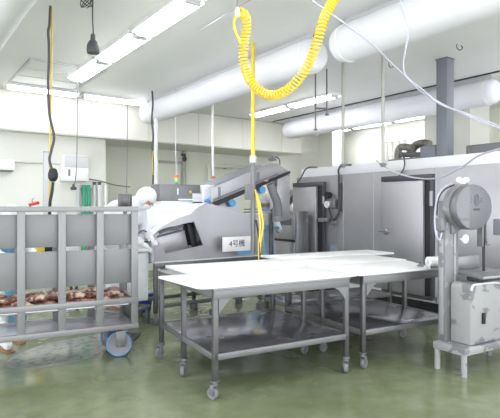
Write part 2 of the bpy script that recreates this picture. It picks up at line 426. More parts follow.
MB().box(-.095, .095, -.095, .095, 0, .012).box(-.095, .095, -.095, .095, CH - 2.215 - .012, CH - 2.215).build('end_plate', M['midgrey'], po)
rd = thing('roof_duct', 'long low grey duct lying on the freezer roof at the right edge', 'duct', (EX + .42, 0, 2.215))
MB().box(-.2, .25, 2.0, 3.84, 0, .13, .02).build('casing', M['steel_dull'], rd)
MB().box(-.21, .26, 2.7, 2.74, 0, .14, .004).box(-.21, .26, 3.2, 3.24, 0, .14, .004).build('flange', M['midgrey'], rd)

# low cabinet left of the freezer
lc = thing('side_cabinet', 'low stainless panelled cabinet at the left end of the freezer', 'cabinet', (5.75, 6.58, 0))
MB().box(0, .27, 0, .80, .12, 1.43, .012).build('body', M['steel'], lc)
MB().box(-.014, 0, .05, .72, .93, 1.36, .006).build('upper_door', M['steel_panel'], lc)
MB().box(-.014, 0, .05, .72, .2, .88, .006).build('lower_door', M['steel_panel'], lc)
MB().box(-.004, 0, .04, .73, .885, .925).build('gap_strip', M['dark'], lc)
MB().box(-.02, -.014, .12, .60, 1.18, 1.19).box(-.02, -.014, .12, .60, 1.18, 1.30).build('door_relief', M['steel_dull'], lc)
for x in (.05, .22):
    for y in (.06, .74): MB().cyl((x, y, 0), (x, y, .12), .03).build('foot', M['steel_leg'], lc)
ic = thing('inclined_chute', 'dark sloping chute rising behind the low cabinet', 'chute', (6.42, 7.75, 0))
MB().prism([(-.30, 1.40), (.28, 1.86), (.28, 1.70), (-.30, 1.24)], 'y', -.12, .12, .01).build('trough', M['darkgrey'], ic)
MB().box(-.05, .05, -.05, .05, 0, 1.42, .005).build('stand', M['steel_leg'], ic)
MB().cyl((.2, -.15, 1.72), (.2, .15, 1.72), .03).build('roller', M['rustduct'], ic)

# ------------------------------------------------------------------ slicing machine with the inclined conveyor
MX, MY = 2.73, 5.85
sl = thing('slicing_machine', 'large stainless cutting machine with an open angled window, behind the white tables', 'machine', (MX, MY, 0))
def l(px, py, Y=MY): 
    q = at_Y(px, py, Y); return (q.x - MX, q.z)
prof = [l(154.5, 262), l(154.5, 234.5), l(163, 226), l(177, 219), l(191, 214), l(199, 207), l(207, 203), l(228, 208), l(240, 213), (1.74, l(250, 215)[1]), (1.74, .80)]
# window cut out of the front plate: build plate from outer + inner polygon
win = [l(166, 254), l(160, 243), l(156.5, 238), l(157, 232), l(163, 228.5), l(178, 225), l(194, 221.5), l(203, 245)]
def plate_with_hole(mb, outer, inner, y0, y1):
    me_c = bpy.data.curves.new('c', 'CURVE'); me_c.dimensions = '2D'; me_c.fill_mode = 'BOTH'
    for poly in (outer, inner):
        s = me_c.splines.new('POLY'); s.points.add(len(poly) - 1)
        for i, (u, v) in enumerate(poly): s.points[i].co = (u, v, 0, 1)
        s.use_cyclic_u = True
    me_c.extrude = abs(y1 - y0) / 2
    o = bpy.data.objects.new('c', me_c)
    me = bpy.data.meshes.new_from_object(o)
    me.transform(Matrix.Translation((0, (y0 + y1) / 2, 0)) @ Matrix.Rotation(math.pi / 2, 4, 'X'))
    mb.bm.from_mesh(me); bpy.data.objects.remove(o); bpy.data.curves.remove(me_c); bpy.data.meshes.remove(me)
mb = MB(); plate_with_hole(mb, prof, win, 0, .02)
mb.build('front_plate', M['steel_panel'], sl)
mb = MB()
for i in range(1, len(prof) - 2):
    (u0, v0), (u1, v1) = prof[i], prof[i + 1]
    mb.prism([(u0, v0), (u1, v1), (u1, v1 - .012), (u0, v0 - .012)], 'y', .02, .62)
mb.box(.0, .012, .02, .62, .8, prof[1][1] - .006)
mb.box(1.72, 1.74, .02, .9, .8, prof[9][1])
mb.box(.012, 1.72, .6, .62, .8, 1.18).box(.9, 1.72, .62, .64, .8, 1.7)
mb.box(0, 1.74, 0.0, .62, .785, .80)
mb.build('housing', M['clear'], sl)
(wa, wz) = win[0]
MB().box(win[0][0] + .02, win[7][0], .30, .34, .85, 1.30).build('blade_guard', M['midgrey'], sl)
q = Matrix.Translation((.36, .22, 1.03)) @ Matrix.Rotation(-.22, 4, 'Y')
MB().box(-.26, .17, -.10, .08, -.11, .13, .02, mtx=q).build('carriage', M['steel_panel'], sl)
MB().box(-.27, .2, -.14, -.11, -.13, -.09, .006, mtx=q).build('rail', M['steel_dull'], sl)
MB().box(.21, .30, -.12, .1, -.16, .2, .006, mtx=q).build('blade_holder', M['dark'], sl)
MB().tube([(.1, .1, 1.16), (.2, .05, 1.21), (.35, .06, 1.22), (.45, .1, 1.25)], .02, smooth=4).build('cable', M['midgrey'], sl)
fr = MB()
for x in (.03, .9, 1.7):
    for y in (.04, .6): fr.box(x - .025, x + .025, y - .025, y + .025, .14, .785, .004)
fr.box(0, 1.74, 0, .05, .72, .785, .004).box(0, 1.74, .58, .63, .72, .785, .004).box(0, 1.74, .02, .06, .2, .25, .004).box(0, 1.74, .58, .62, .2, .25, .004)
fr.build('underframe', M['steel_leg'], sl)
for x in (.03, .9, 1.7):
    for y in (.04, .6):
        MB().lathe([(.055, 0), (.06, .01), (.06, .09), (.03, .1), (.02, .14)], (x, y, 0)).build('foot', M['steel_dull'], sl)
MB().box(1.0, 1.5, .1, .55, .38, .72, .01).build('motor_housing', M['midgrey'], sl)
MB().prism([(.25, .785), (.75, .785), (.62, .5), (.38, .5)], 'y', .1, .5, .01).build('drip_hopper', M['steel'], sl)
# translucent guard hood and the control box behind
MB().prism([(-.14, 1.02), (-.14, 1.42), (.02, 1.50), (.80, 1.54), (.98, 1.54), (1.02, 1.02)], 'y', .25, .60, .01).build('guard_hood', M['clear'], sl)
cb = MB().box(.38, 1.04, .65, .95, 1.585, 1.83, .008).build('control_box', M['steel_dull'], sl)
MB().box(.62, .98, .643, .65, 1.60, 1.80, .004).build('control_panel', M['midgrey'], cb)
MB().box(.65, .67, .63, .643, 1.68, 1.77, .003).build('lever', M['white'], cb)
MB().ball((.87, .64, 1.72), .022).build('warning_button', M['yellow2'], cb)
MB().box(.66, .9, .60, .643, 1.595, 1.62, .01).build('cloth_scraps', M['white'], cb)
MB().box(1.06, 1.27, .60, .9, 1.56, 1.83, .008).box(1.055, 1.275, .595, .60, 1.68, 1.69).box(1.055, 1.275, .595, .60, 1.75, 1.76).build('white_cover', M['white'], sl)
MB().box(.40, 1.3, .62, .9, .8, 1.585, .008).build('column_body', M['clear'], sl)
MB().box(.92, 1.0, .20, .24, 1.50, 1.535, .006).build('red_tag', M['red'], sl)
tl = MB().cyl((.72, .80, 1.83), (.72, .80, 1.865), .02).build('signal_lamp', M['steel_dull'], sl)
MB().cyl((.72, .80, 1.865), (.72, .80, 1.90), .028).build('green_lens', M['tlgreen'], tl)
MB().cyl((.72, .80, 1.90), (.72, .80, 1.935), .028).build('amber_lens', M['yellow2'], tl)
MB().cyl((.72, .80, 1.935), (.72, .80, 1.97), .028).build('red_lens', M['tlred'], tl)
MB().box(1.38, 1.66, -.004, 0, 1.46, 1.475).box(1.38, 1.66, -.004, 0, 1.42, 1.435).build('vent_slots', M['darkgrey'], sl)
MB().tube([(-.02, .1, 1.15), (-.12, .1, 1.2), (-.2, .12, 1.12), (-.1, .12, 1.06), (0, .1, 1.06)], .008, smooth=5).build('wire_loop', M['darkgrey'], sl)
MB().cyl((-.24, .1, .95), (.0, .1, .95), .03).build('roller', M['white'], sl)

MB().prism([(-.25, .30), (-.03, .30), (-.02, 1.12), (-.10, 1.16), (-.24, 1.10)], 'y', .12, .42, .02).build('side_curtain', M['cloth'], sl)
# conveyor
cy = 6.2
cvp = thing('inclined_conveyor', 'sloping stainless conveyor trough rising from the cutting machine to the right', 'conveyor', (MX, cy, 0))
def lc2(px, py): 
    q = at_Y(px, py, cy); return (q.x - MX, q.z)
MB().prism([lc2(211, 205), lc2(211, 188), lc2(240, 176), lc2(268, 164.5), lc2(277, 163), lc2(290, 172), lc2(289, 175), lc2(277, 180), lc2(218, 203)], 'y', 0, .02, .004).build('side_panel', M['steel_panel'], cvp)
MB().prism([lc2(211, 203), lc2(216, 206), lc2(289, 173.5), lc2(289, 171)], 'y', -.03, .0).build('edge_rail', M['dark'], cvp)
MB().prism([lc2(213, 199), lc2(213, 201), lc2(278, 174), lc2(278, 173)], 'y', -.008, 0).build('seam_rib', M['midgrey'], cvp)
a = lc2(213, 202); b = lc2(277, 176)
MB().prism([(a[0], a[1]), (b[0], b[1]), (b[0], b[1] + .03), (a[0], a[1] + .03)], 'y', .02, .5).build('belt', M['blue'], cvp)
MB().prism([lc2(211, 203), lc2(211, 186), lc2(268, 163), lc2(280, 163), lc2(290, 172), lc2(277, 179)], 'y', .5, .52, .004).build('far_side_panel', M['steel_panel'], cvp)
MB().prism([lc2(277, 178), lc2(290, 172), lc2(290, 220), lc2(277, 222)], 'y', .0, .12, .01).build('discharge_housing', M['steel_panel'], cvp)
MB().tube([lc_ for lc_ in [(lc2(268, 184)[0], -.06, lc2(268, 184)[1]), (lc2(271, 193)[0], -.06, lc2(271, 193)[1]), (lc2(275, 204)[0], -.06, lc2(275, 204)[1]), (lc2(276, 216)[0], -.06, lc2(276, 216)[1])]], .065, n=12, smooth=4).build('flexible_chute', M['midgrey'], cvp)
for px, py in ((230.5, 201), (260.5, 188)):
    q = lc2(px, py); rl = MB().cyl((q[0], -.06, q[1] - .03), (q[0], .06, q[1] - .03), .055, n=18).build('drive_roller', M['blue'], cvp)
    MB().cyl((q[0] - .09, -.03, q[1] - .03), (q[0], -.03, q[1] - .03), .02).build('axle', M['darkgrey'], rl)
for px, py in ((219, 193), (258, 178), (276, 180)):
    q = lc2(px, py); MB().box(q[0] - .012, q[0] + .012, -.03, 0, q[1] - .1, q[1] + .09, .003).build('clamp', M['midgrey'], cvp)
MB().box(2.42, 2.48, .35, .41, 0, 1.4, .004).build('stand', M['steel_leg'], cvp)
q = lc2(264, 181); MB().ball((q[0], -.06, q[1]), .022, (1.8, 1, .8)).build('product_scrap', M['skin'], cvp)
sh = lc2(280, 158)
tb = MB().tube([(lc2(287, 171)[0], .2, lc2(287, 171)[1]), (lc2(287.5, 160)[0], .2, lc2(287.5, 160)[1]), (lc2(284, 156)[0], .2, lc2(284, 156)[1]), (lc2(281, 156)[0], .2, lc2(281, 156)[1])], .012, smooth=4).build('lamp_arm', M['steel_dull'], cvp)
MB().lathe([(.075, -.02), (.07, 0), (.03, .045), (.015, .06)], (lc2(280, 158)[0], .2, lc2(280, 158)[1])).build('lamp_head', M['midgrey'], tb)

# the number sign 4号機
sg = thing('machine_sign', 'white sign reading 4号機 hung on the cutting machine', 'sign', (0, 0, 0))
a = at_Y(222.5, 252, MY - .13); b = at_Y(251, 236, MY - .13); cxs, czs = (a.x + b.x) / 2, (a.z + b.z) / 2
sg.location = (cxs, MY - .13, czs)
hw, hh = (b.x - a.x) / 2, (b.z - a.z) / 2
MB().box(-hw, hw, 0, .008, -hh, hh, .002).build('board', M['white'], sg)
cu = bpy.data.curves.new('t', 'FONT'); cu.body = '4号機'; cu.size = hh * 1.05; cu.align_x = 'CENTER'; cu.align_y = 'CENTER'; cu.extrude = .0015; cu.resolution_u = 4
ot = bpy.data.objects.new('t', cu); me = bpy.data.meshes.new_from_object(ot)
me.transform(Matrix.Translation((0, -.0015, .0)) @ Matrix.Rotation(math.pi / 2, 4, 'X')); me.materials.clear(); me.materials.append(M['ink'])
o = bpy.data.objects.new('lettering', me); COL.objects.link(o); o.parent = sg; bpy.data.objects.remove(ot)
MB().box(0.02, hw, .0, .01, -hh - .05, -hh - .004).build('blue_strip', M['blue'], sg)
MB().box(-.02, .02, .008, .13, hh - .05, hh - .03).build('hook', M['steel_leg'], sg)

# control box on a stand beside the worker, and small bins
ob = at_d(125, 207, 5.74)
sb = thing('control_stand', 'small grey ridged control box on a post in front of the bending worker', 'control box', (ob.x, ob.y, 0), math.radians(-36))
MB().box(-.075, .075, -.05, .05, 1.50, 1.655, .02).box(-.055, -.015, -.06, -.045, 1.52, 1.64, .008).box(.015, .055, -.06, -.045, 1.52, 1.64, .008).build('case', M['steel_leg'], sb)
MB().box(-.02, .02, -.02, .02, .02, 1.50, .004).build('post', M['steel_leg'], sb)
MB().box(-.15, .15, -.15, .15, 0, .02, .004).build('base', M['steel_leg'], sb)
bb = at_h(150, 316, 0)
bt = thing('blue_tub', 'small dark blue tub on the floor under the machine by the cart', 'tub', (bb.x, bb.y + .35, 0))
MB().prism([(-.12, 0), (.12, 0), (.16, .24), (-.16, .24)], 'y', -.12, .12, .02).build('body', M['darkblue'], bt)
MB().box(-.175, .175, -.135, .135, .24, .265, .008).build('rim', M['darkblue'], bt)

# ------------------------------------------------------------------ casters
def caster(parent, x, y, zt, r, ang, wm='dark', fm='steel_leg', rim=None):
    """caster hanging from height zt, wheel on the ground; wheel axis turned by ang"""
    R_ = Matrix.Translation((x, y, 0)) @ Matrix.Rotation(ang, 4, 'Z')
    mb = MB(); wd = r * .38
    mb.box(-r * .5, r * .5, -r * .62, r * .62, zt - .012, zt, .002, mtx=R_)
    mb.cyl(R_ @ Vector((0, 0, zt - .012)), R_ @ Vector((0, 0, zt - .035)), r * .45)
    off = r * .45
    for s in (-1, 1):
        t = MB()
        mb.box(-r * .05, off + r * .22, s * wd * 1.25 - .003, s * wd * 1.25 + .003, r * .8, zt - .03, .002, mtx=R_)
    mb.box(-r * .4, off + r * .3, -wd * 1.3, wd * 1.3, zt - .04, zt - .03, .002, mtx=R_)
    mb.cyl(R_ @ Vector((off, -wd * 1.4, r)), R_ @ Vector((off, wd * 1.4, r)), r * .16)
    c = mb.build('caster', M[fm], parent)
    wv = MB().lathe([(r * .3, -wd * .8), (r * .9, -wd), (r, -wd * .6), (r, wd * .6), (r * .9, wd), (r * .3, wd * .8)], (0, 0, 0), 'y', 24)
    bmesh.ops.transform(wv.bm, matrix=R_ @ Matrix.Translation((off, 0, r)), verts=wv.bm.verts)
    wv.build('wheel', M[wm], c)
    if rim:
        for s in (-1, 1):
            rm = MB().lathe([(r * .78, -.004), (r * .8, 0), (r * .8, .004)], (0, 0, 0), 'y', 24)
            rm = MB()
            pts = [(off + r * .90 * math.cos(k * math.tau / 28), s * (wd + .001), r + r * .90 * math.sin(k * math.tau / 28)) for k in range(29)]
            rm.tube([R_ @ Vector(p) for p in pts], r * .055, n=6)
            rm.build('rim_ring', M[rim], c)
    return c

# ------------------------------------------------------------------ work tables
TROT = math.radians(-6.8)
TO = Vector((*room(-.272, 3.886), 0))
TV = Vector((math.cos(TROT), math.sin(TROT), 0)); TU = Vector((-math.sin(TROT), math.cos(TROT), 0))
def table(a0, a1, bs, label, b_end=None, ztop=.87, shelf=.355):
    t = thing('work_table', label, 'table', TO + TV * a0, TROT)
    W = a1 - a0; b0, b1 = bs[0], bs[-1]
    MB().box(-.03, W + .03, b0 - .04, b1 + .04, ztop - .015, ztop, .004).build('tabletop', M['steel'], t)
    ap = MB()
    ap.box(-.02, W + .02, b0 - .03, b0 - .01, ztop - .085, ztop - .015, .003).box(-.02, W + .02, b1 + .01, b1 + .03, ztop - .085, ztop - .015, .003)
    ap.box(-.02, 0, b0 - .01, b1 + .01, ztop - .085, ztop - .015, .003).box(W, W + .02, b0 - .01, b1 + .01, ztop - .085, ztop - .015, .003)
    ap.build('apron', M['steel_dull'], t)
    for b in bs:
        for x, s in ((0, 1), (W, -1)):
            MB().box(x - .022, x + .022, b - .022, b + .022, .15, ztop - .015, .006).build('leg', M['steel_leg'], t)
            if b == b0:
                g = MB().prism([(x + s * .022, ztop - .085), (x + s * .15, ztop - .085), (x + s * .1, ztop - .11), (x + s * .022, ztop - .20)], 'y', b - .026, b - .014)
                g.build('gusset', M['steel_dull'], t)
            caster(t, x, b, .150, .048, random.uniform(0, 6.28), 'midgrey', 'steel_dull')
    for b in (b0,):
        pass
    MB().box(.0, W, b0, b1, shelf - .012, shelf, .002).build('shelf', M['steel_wet'], t)
    e = MB().box(-.02, W + .02, b0 - .022, b0 + .0, shelf - .045, shelf + .004, .003).box(-.02, W + .02, b1, b1 + .022, shelf - .045, shelf + .004, .003)
    e.box(-.022, 0, b0, b1, shelf - .045, shelf + .004, .003).box(W, W + .022, b0, b1, shelf - .045, shelf + .004, .003)
    e.build('shelf_edge', M['steel_dull'], t)
    return t
tA = table(0, 1.30, (0, .66, 1.26), 'front stainless wheeled table under the near white boards')
tB = table(1.52, 2.70, (.02, .64, 1.30), 'stainless wheeled table on the right, beside the band saw')
tC = table(1.62, 3.22, (1.40, 1.93), 'narrow stainless table at the back against the freezer side')
def board(pts, z0, z1, label):
    o = MB().prism(pts, 'z', 0, z1 - z0, .006).build('cutting_board', M['board'])
    o.location = TO + Vector((0, 0, z0)); o.rotation_euler = (0, 0, TROT)
    return tag(o, label, 'cutting board')
board([(-.125, -.02), (-.15, .02), (-.225, .70), (-.20, .72), (1.37, .68), (1.40, -.04), (-.08, -.04)], .871, .892, 'long white cutting board along the near edge of the front table')
board([(.10, .74), (.08, 1.38), (1.41, 1.38), (1.41, .74)], .871, .902, 'white cutting board at the rear of the front table')
board([(1.42, -.04), (1.42, .66), (2.72, .66), (2.62, .42), (2.40, .0), (2.34, -.04)], .871, .892, 'white cutting board with a cut corner near the band saw')
board([(1.42, .67), (1.42, 1.35), (2.76, 1.35), (2.76, .67)], .871, .894, 'white cutting board behind the cut-corner board')
board([(1.50, 1.36), (1.50, 1.88), (3.26, 1.88), (3.26, 1.36)], .871, .896, 'white cutting board farthest back, by the freezer')
# folded white cloth roll and clamp at the table's right end
q = TO + TV * 2.62 + TU * .12
rlc = thing('plastic_roll', 'short white plastic roll lying at the right end of the tables', 'roll', (q.x, q.y, .87), math.radians(-20))
MB().cyl((-.10, 0, .055), (.03, 0, .055), .055, n=24).build('sheet', M['white'], rlc)
MB().cyl((-.103, 0, .055), (.033, 0, .055), .02, n=14).build('core', M['offwhite'], rlc)
q = TO + TV * 2.36 + TU * .1
kn = thing('steel_tool', 'small steel clamp lying by the white plastic roll', 'clamp', (q.x, q.y, .8925), .4)
MB().lathe([(.035, 0), (.038, .006), (.02, .02), (.012, .03)], (0, 0, 0)).build('body', M['steel'], kn)
MB().cyl((0, 0, .03), (.05, .01, .035), .008).build('handle', M['darkgrey'], kn)

# ------------------------------------------------------------------ meat cart
CR = math.radians(-9.0)
fr_pt = at_d(134.5, 207, 5.0)
ct = thing('meat_cart', 'tall stainless cage cart on blue-rimmed wheels at the left', 'cart', (fr_pt.x, fr_pt.y, 0), CR)
W = 1.60; D = .52; ZB = .29; ZT = 1.505
ps = [0, -.3355, -.682, -1.032, -1.39]
for i, x in enumerate(ps):
    MB().box(x - .034, x + .034, -.02, .02, ZB, ZT, .006).build('post', M['cart_frame'], ct)
    MB().box(x - .036, x + .036, D - .02, D + .02, ZB, 1.2 if i else ZT - .1, .006).build('post', M['cart_frame'], ct)
rl = MB()
for z0, z1 in ((ZT - .05, ZT), (.545, .60), (ZB, ZB + .055)):
    rl.box(-1.426, .036, -.028, .012, z0, z1, .005)
rl.box(-1.426, .036, D - .012, D + .028, .545, .6, .005).box(-1.426, .036, D - .012, D + .028, ZB, ZB + .055, .005).box(-1.426, .036, D - .012, D + .028, 1.15, 1.2, .005)
for x in (0, -1.39):
    for z0, z1 in ((ZT - .05, ZT), (.545, .6), (ZB, ZB + .055)): rl.box(x - .02, x + .02, .02, D - .02, z0, z1, .004)
rl.build('rail', M['cart_frame'], ct)
for x0, x1 in zip(ps[1:], ps[:-1]):
    MB().box(x0 + .02, x1 - .02, .022, .028, 1.125, 1.43, .002).build('side_sheet', M['cart_panel'], ct)
    MB().box(x0 + .02, x1 - .02, -.006 + .028, .028, .745, 1.085, .002).build('side_sheet', M['cart_panel'], ct)
MB().box(-.002, .004, .03, D - .03, .30, .54, .002).build('end_sheet', M['steel_leg'], ct)
MB().box(-1.39, 0, .02, D, .52, .54, .002).build('upper_deck', M['steel_wet'], ct)
MB().box(-1.39, 0, .02, D, ZB + .03, ZB + .045, .002).build('lower_deck', mat('wet plastic sheet', (.78, .75, .84), .25, .1, noise=.3, nscale=5, bump=.3), ct)
for x, y, a in ((-.09, .10, 2.9), (-.09, D - .1, 3.5), (-1.30, .1, 2.8), (-1.30, D - .1, 3.2)):
    caster(ct, x + .02, y, ZB, .130, a, 'saw_head2', 'steel_dull', rim='blue')
# meat pieces on the cart
def meat_mesh(seed, m):
    rnd = random.Random(seed)
    t = bmesh.new(); bmesh.ops.create_icosphere(t, subdivisions=3, radius=1)
    ph = [Vector((rnd.uniform(-2, 2), rnd.uniform(-2, 2), rnd.uniform(-2, 2))) for _ in range(5)]
    for v in t.verts:
        k = 1 + sum(.12 * math.sin(v.co.dot(p * (1.2 + .5 * i)) + i * 1.7) for i, p in enumerate(ph))
        v.co = Vector((v.co.x * .10 * k, v.co.y * .065 * k, v.co.z * (.026 + .006 * (seed % 3)) * k))
    me = bpy.data.meshes.new('meat_piece'); t.to_mesh(me); t.free(); me.shade_smooth(); me.materials.append(m); return me
mms = [meat_mesh(i, M['fat'] if i % 2 else M['meat']) for i in range(6)]
cm = Matrix.Translation(ct.location) @ Matrix.Rotation(CR, 4, 'Z')
k = 0
for row, (y, zz) in enumerate(((.10, .572), (.24, .572), (.40, .572), (.17, .625), (.33, .625))):
    for i in range(10):
        x = -.13 - i * .175 + random.uniform(-.01, .01) - (.06 if row >= 3 else 0)
        if x < -1.30: continue
        o = bpy.data.objects.new('meat_piece', mms[k % 6]); k += 1
        COL.objects.link(o)
        o.location = cm @ Vector((x, y + random.uniform(-.01, .01), zz + random.uniform(0, .004)))
        o.rotation_euler = (random.uniform(-.15, .15), random.uniform(-.15, .15), CR + random.uniform(-.3, .3))
        tag(o, 'chunk of raw red and fatty meat heaped on the cage cart', 'meat', 'meat chunks heaped on the cart')

# a second trolley behind the cart whose legs show under it
q = at_d(45, 207, 7.3)
t2 = thing('rear_trolley', 'low stainless trolley behind the cage cart, its legs seen beneath it', 'trolley', (q.x, q.y, 0), math.radians(-8))
MB().box(-.45, .45, -.28, .28, .80, .83, .006).build('top', M['steel'], t2)
MB().box(-.42, .42, -.25, .25, .44, .46, .004).build('shelf', M['steel_dull'], t2)
for x in (-.40, .12, .40):
    for y in (-.24, .24):
        if x == .12: continue
        MB().box(x - .02, x + .02, y - .02, y + .02, .12, .80, .004).build('leg', M['steel_leg'], t2)
        caster(t2, x, y, .125, .045, random.uniform(0, 6))
pp = t2.location
for (dx, nm, m_, cat, lb, s) in ((-.1, 'yellow_tray', 'yellow2', 'tray', 'small yellow tray on the trolley behind the cage cart', .06), (.02, 'black_tray', 'dark', 'tray', 'small black tray on the trolley behind the cage cart', .05), (.33, 'white_tray', 'white', 'tray', 'white tray on the trolley behind the cage cart', .11)):
    o = MB().prism([(-s * .85, 0), (s * .85, 0), (s, .22), (-s, .22)], 'y', -.08, .08, .008).build(nm, M[m_])
    o.location = (pp.x + dx, pp.y - .12 - dx * .14, .83); tag(o, lb, cat)

# ------------------------------------------------------------------ band saw
q = at_h(464, 377, 0)
BR = math.radians(-4.5)
bs_ = thing('band_saw', 'chipped grey and white meat band saw standing at the right edge', 'band saw', (q.x, q.y, 0), BR)
# local: x to the right, y away; front-left-near leg at origin
BW, BD = .82, .35
for x in (.0, BW - .03):
    for y in (.0, BD - .07): MB().cyl((x, y, 0), (x, y, .19), .026, .026, 16).build('leg', M['saw_white'], bs_)
MB().box(-.03, BW, -.03, BD - .04, .185, .255, .012).build('base_plate', M['saw_white'], bs_)
# column at the left rear, behind the lower housing
MB().box(.03, .225, .215, .30, .255, 1.36, .012).build('column', M['saw'], bs_)
MB().box(.024, .03, .235, .28, .32, 1.2, .003).box(.15, .175, .209, .215, .75, 1.3, .003).build('column_rib', M['saw_white'], bs_)
x0, x1, z0, z1 = .085, .80, .262, .81
side = [(-.005, z0), (-.005, z1 - .015), (.02, z1), (.20, z1), (.20, z0)]
hp_ = []
for a in range(0, 8):
    th = math.pi / 2 * (a / 7); hp_.append((x0 + .05 - .05 * math.cos(th), z1 - .05 + .05 * math.sin(th)))
for a in range(0, 12):
    th = math.pi / 2 * (1 - a / 11); hp_.append((x1 - .42 + .42 * math.cos(th), z1 - .26 + .26 * math.sin(th)))
hp_ += [(x1, z0), (x0, z0)]
lh = MB().prism(hp_, 'y', -.005, .205, .012).build('lower_housing', M['saw_white'], bs_)
lip = MB().tube([(u + (.01 if i < 8 else 0), -.008, v - .006) for i, (u, v) in enumerate(hp_[:20])], .009, n=8).build('housing_lip', M['fascia'], lh)
MB().box(.245, .275, -.03, -.004, .44, .54, .006).build('housing_latch', M['dark'], lh)
# work table and fence
MB().prism([(.13, -.10), (.80, -.14), (.80, .36), (.235, .36), (.225, .19)], 'z', .86, .885, .006).build('saw_table', M['steel'], bs_)
MB().box(.27, .6, .03, .17, .81, .86, .01).build('table_support', M['darkgrey'], bs_)
MB().box(.235, .68, .31, .345, .885, 1.015, .004).build('fence', M['steel'], bs_)
MB().box(.23, .38, .32, .40, 1.015, 1.04, .004).build('fence_cap', M['steel_dull'], bs_)
# head: rounded wheel cover
hc = (.295, 1.50); RX, RZ = .275, .212
def headpoly(k_=1.0):
    pts = []
    for k in range(0, 64):
        a = math.radians(k * (360 / 64)); pts.append((hc[0] + RX * k_ * math.cos(a), hc[1] + RZ * k_ * math.sin(a)))
    return pts
hd = MB().prism(headpoly(), 'y', .10, .165, .012).build('wheel_cover', M['saw_head'], bs_)
MB().prism([(u - .012, v + .004) for u, v in headpoly(1.02)], 'y', .165, .235, .012).build('cover_back', M['saw'], bs_)
MB().prism([(.028, 1.56), (.028, 1.30), (.075, 1.24), (.225, 1.24), (.30, 1.32), (.30, 1.56)], 'y', .225, .29, .01).build('neck', M['saw'], bs_)
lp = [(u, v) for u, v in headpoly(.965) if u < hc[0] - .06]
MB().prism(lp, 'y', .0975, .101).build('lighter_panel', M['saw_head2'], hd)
em = MB()
def ring(cx_, cz_, rx, rz, n=24, r=.0028): em.tube([(cx_ + rx * math.cos(k * math.tau / n), .0975, cz_ + rz * math.sin(k * math.tau / n)) for k in range(n + 1)], r, n=5)
ex, ez = hc[0] + .03, hc[1] + .065
ring(ex, ez + .024, .017, .020); ring(ex, ez - .022, .017, .020); ring(ex, ez, .034, .056)
for s_ in (-1, 1):
    for dz in (-.014, .016): em.ball((ex + s_ * .072, .098, ez + dz), .006, n=8)
em.build('emblem', M['midgrey'], hd)
MB().box(ex - .045, ex + .045, .096, .10, ez - .098, ez - .078, .001).build('nameplate', M['darkgrey'], hd)
MB().box(hc[0] - .215, hc[0] - .09, .094, .098, hc[1] - .125, hc[1] - .095, .001).build('small_nameplate', M['midgrey'], hd)
MB().box(.10, .165, .195, .215, 1.25, 1.37, .008).build('hinge_block', M['midgrey'], bs_)
MB().box(-.02, .04, .21, .30, 1.28, 1.40, .01).build('switch_box', M['saw_head2'], bs_)
MB().tube([(.22, .28, 1.72), (.12, .29, 1.69), (.02, .29, 1.60), (-.03, .28, 1.47), (-.06, .26, 1.33), (-.06, .24, 1.23), (-.02, .24, 1.20), (.01, .24, 1.26)], .008, smooth=5).build('cable', M['cable'], bs_)
MB().tube([(.26, .29, 1.715), (.12, .30, 1.66), (.04, .30, 1.57), (.02, .30, 1.42)], .007, smooth=5).build('cable', M['darkgrey'], bs_)
MB().cyl((.28, .22, 1.70), (.28, .22, 1.735), .03).cyl((.22, .22, 1.745), (.34, .22, 1.745), .018).ball((.235, .22, 1.755), .03).ball((.335, .22, 1.755), .032).build('tension_knob', M['fascia'], bs_)
MB().box(.475, .50, .14, .2, 1.12, 1.40, .003).build('blade_guard', M['steel_dull'], bs_)
MB().box(.53, .555, .14, .2, 1.15, 1.40, .003).build('blade_guard', M['steel_dull'], bs_)
MB().ball((.55, .13, 1.15), .022).build('guard_knob', M['steel'], bs_)
MB().box(.513, .518, .14, .17, .885, 1.2).build('blade', M['darkgrey'], bs_)
MB().tube([(.57, .21, 1.56), (.60, .21, 1.5), (.60, .21, 1.3), (.585, .18, 1.2), (.56, .14, 1.15)], .009, smooth=5).build('guard_lever', M['cable'], bs_)
MB().ball((.60, .20, 1.54), .025).build('lever_ball', M['fascia'], bs_)
MB().cyl((.225, .2, 1.20), (.30, .2, 1.20), .009).lathe([(.042, -.012), (.045, 0), (.036, .016)], (.28, .19, 1.20), 'y').build('adjuster_knob', M['fascia'], bs_)

# ------------------------------------------------------------------ workers
def skin_obj(name, verts, edges, radii, m, parent, sub=2, root=0):
    me = bpy.data.meshes.new(name); me.from_pydata([tuple(v) for v in verts], edges, []); me.update()
    o = bpy.data.objects.new(name, me); COL.objects.link(o)
    bpy.context.view_layer.objects.active = o
    sk = o.modifiers.new('skin', 'SKIN'); sk.use_smooth_shade = True
    if not me.skin_vertices:
        bm = bmesh.new(); bm.from_mesh(me); bm.verts.layers.skin.verify(); bm.to_mesh(me); bm.free()
    dat = me.skin_vertices[0].data
    for i, r in enumerate(radii):
        dat[i].radius = (r, r) if not isinstance(r, tuple) else r
        dat[i].use_root = (i == root)
    sub_ = o.modifiers.new('sub', 'SUBSURF'); sub_.levels = sub; sub_.render_levels = sub
    # bake the modifiers into a plain mesh
    dg = bpy.context.evaluated_depsgraph_get()
    ev = bpy.data.meshes.new_from_object(o.evaluated_get(dg))
    bpy.data.objects.remove(o); bpy.data.meshes.remove(me)
    ev.name = name; ev.materials.clear(); ev.materials.append(m); ev.shade_smooth()
    o = bpy.data.objects.new(name, ev); COL.objects.link(o); o.parent = parent
    return o

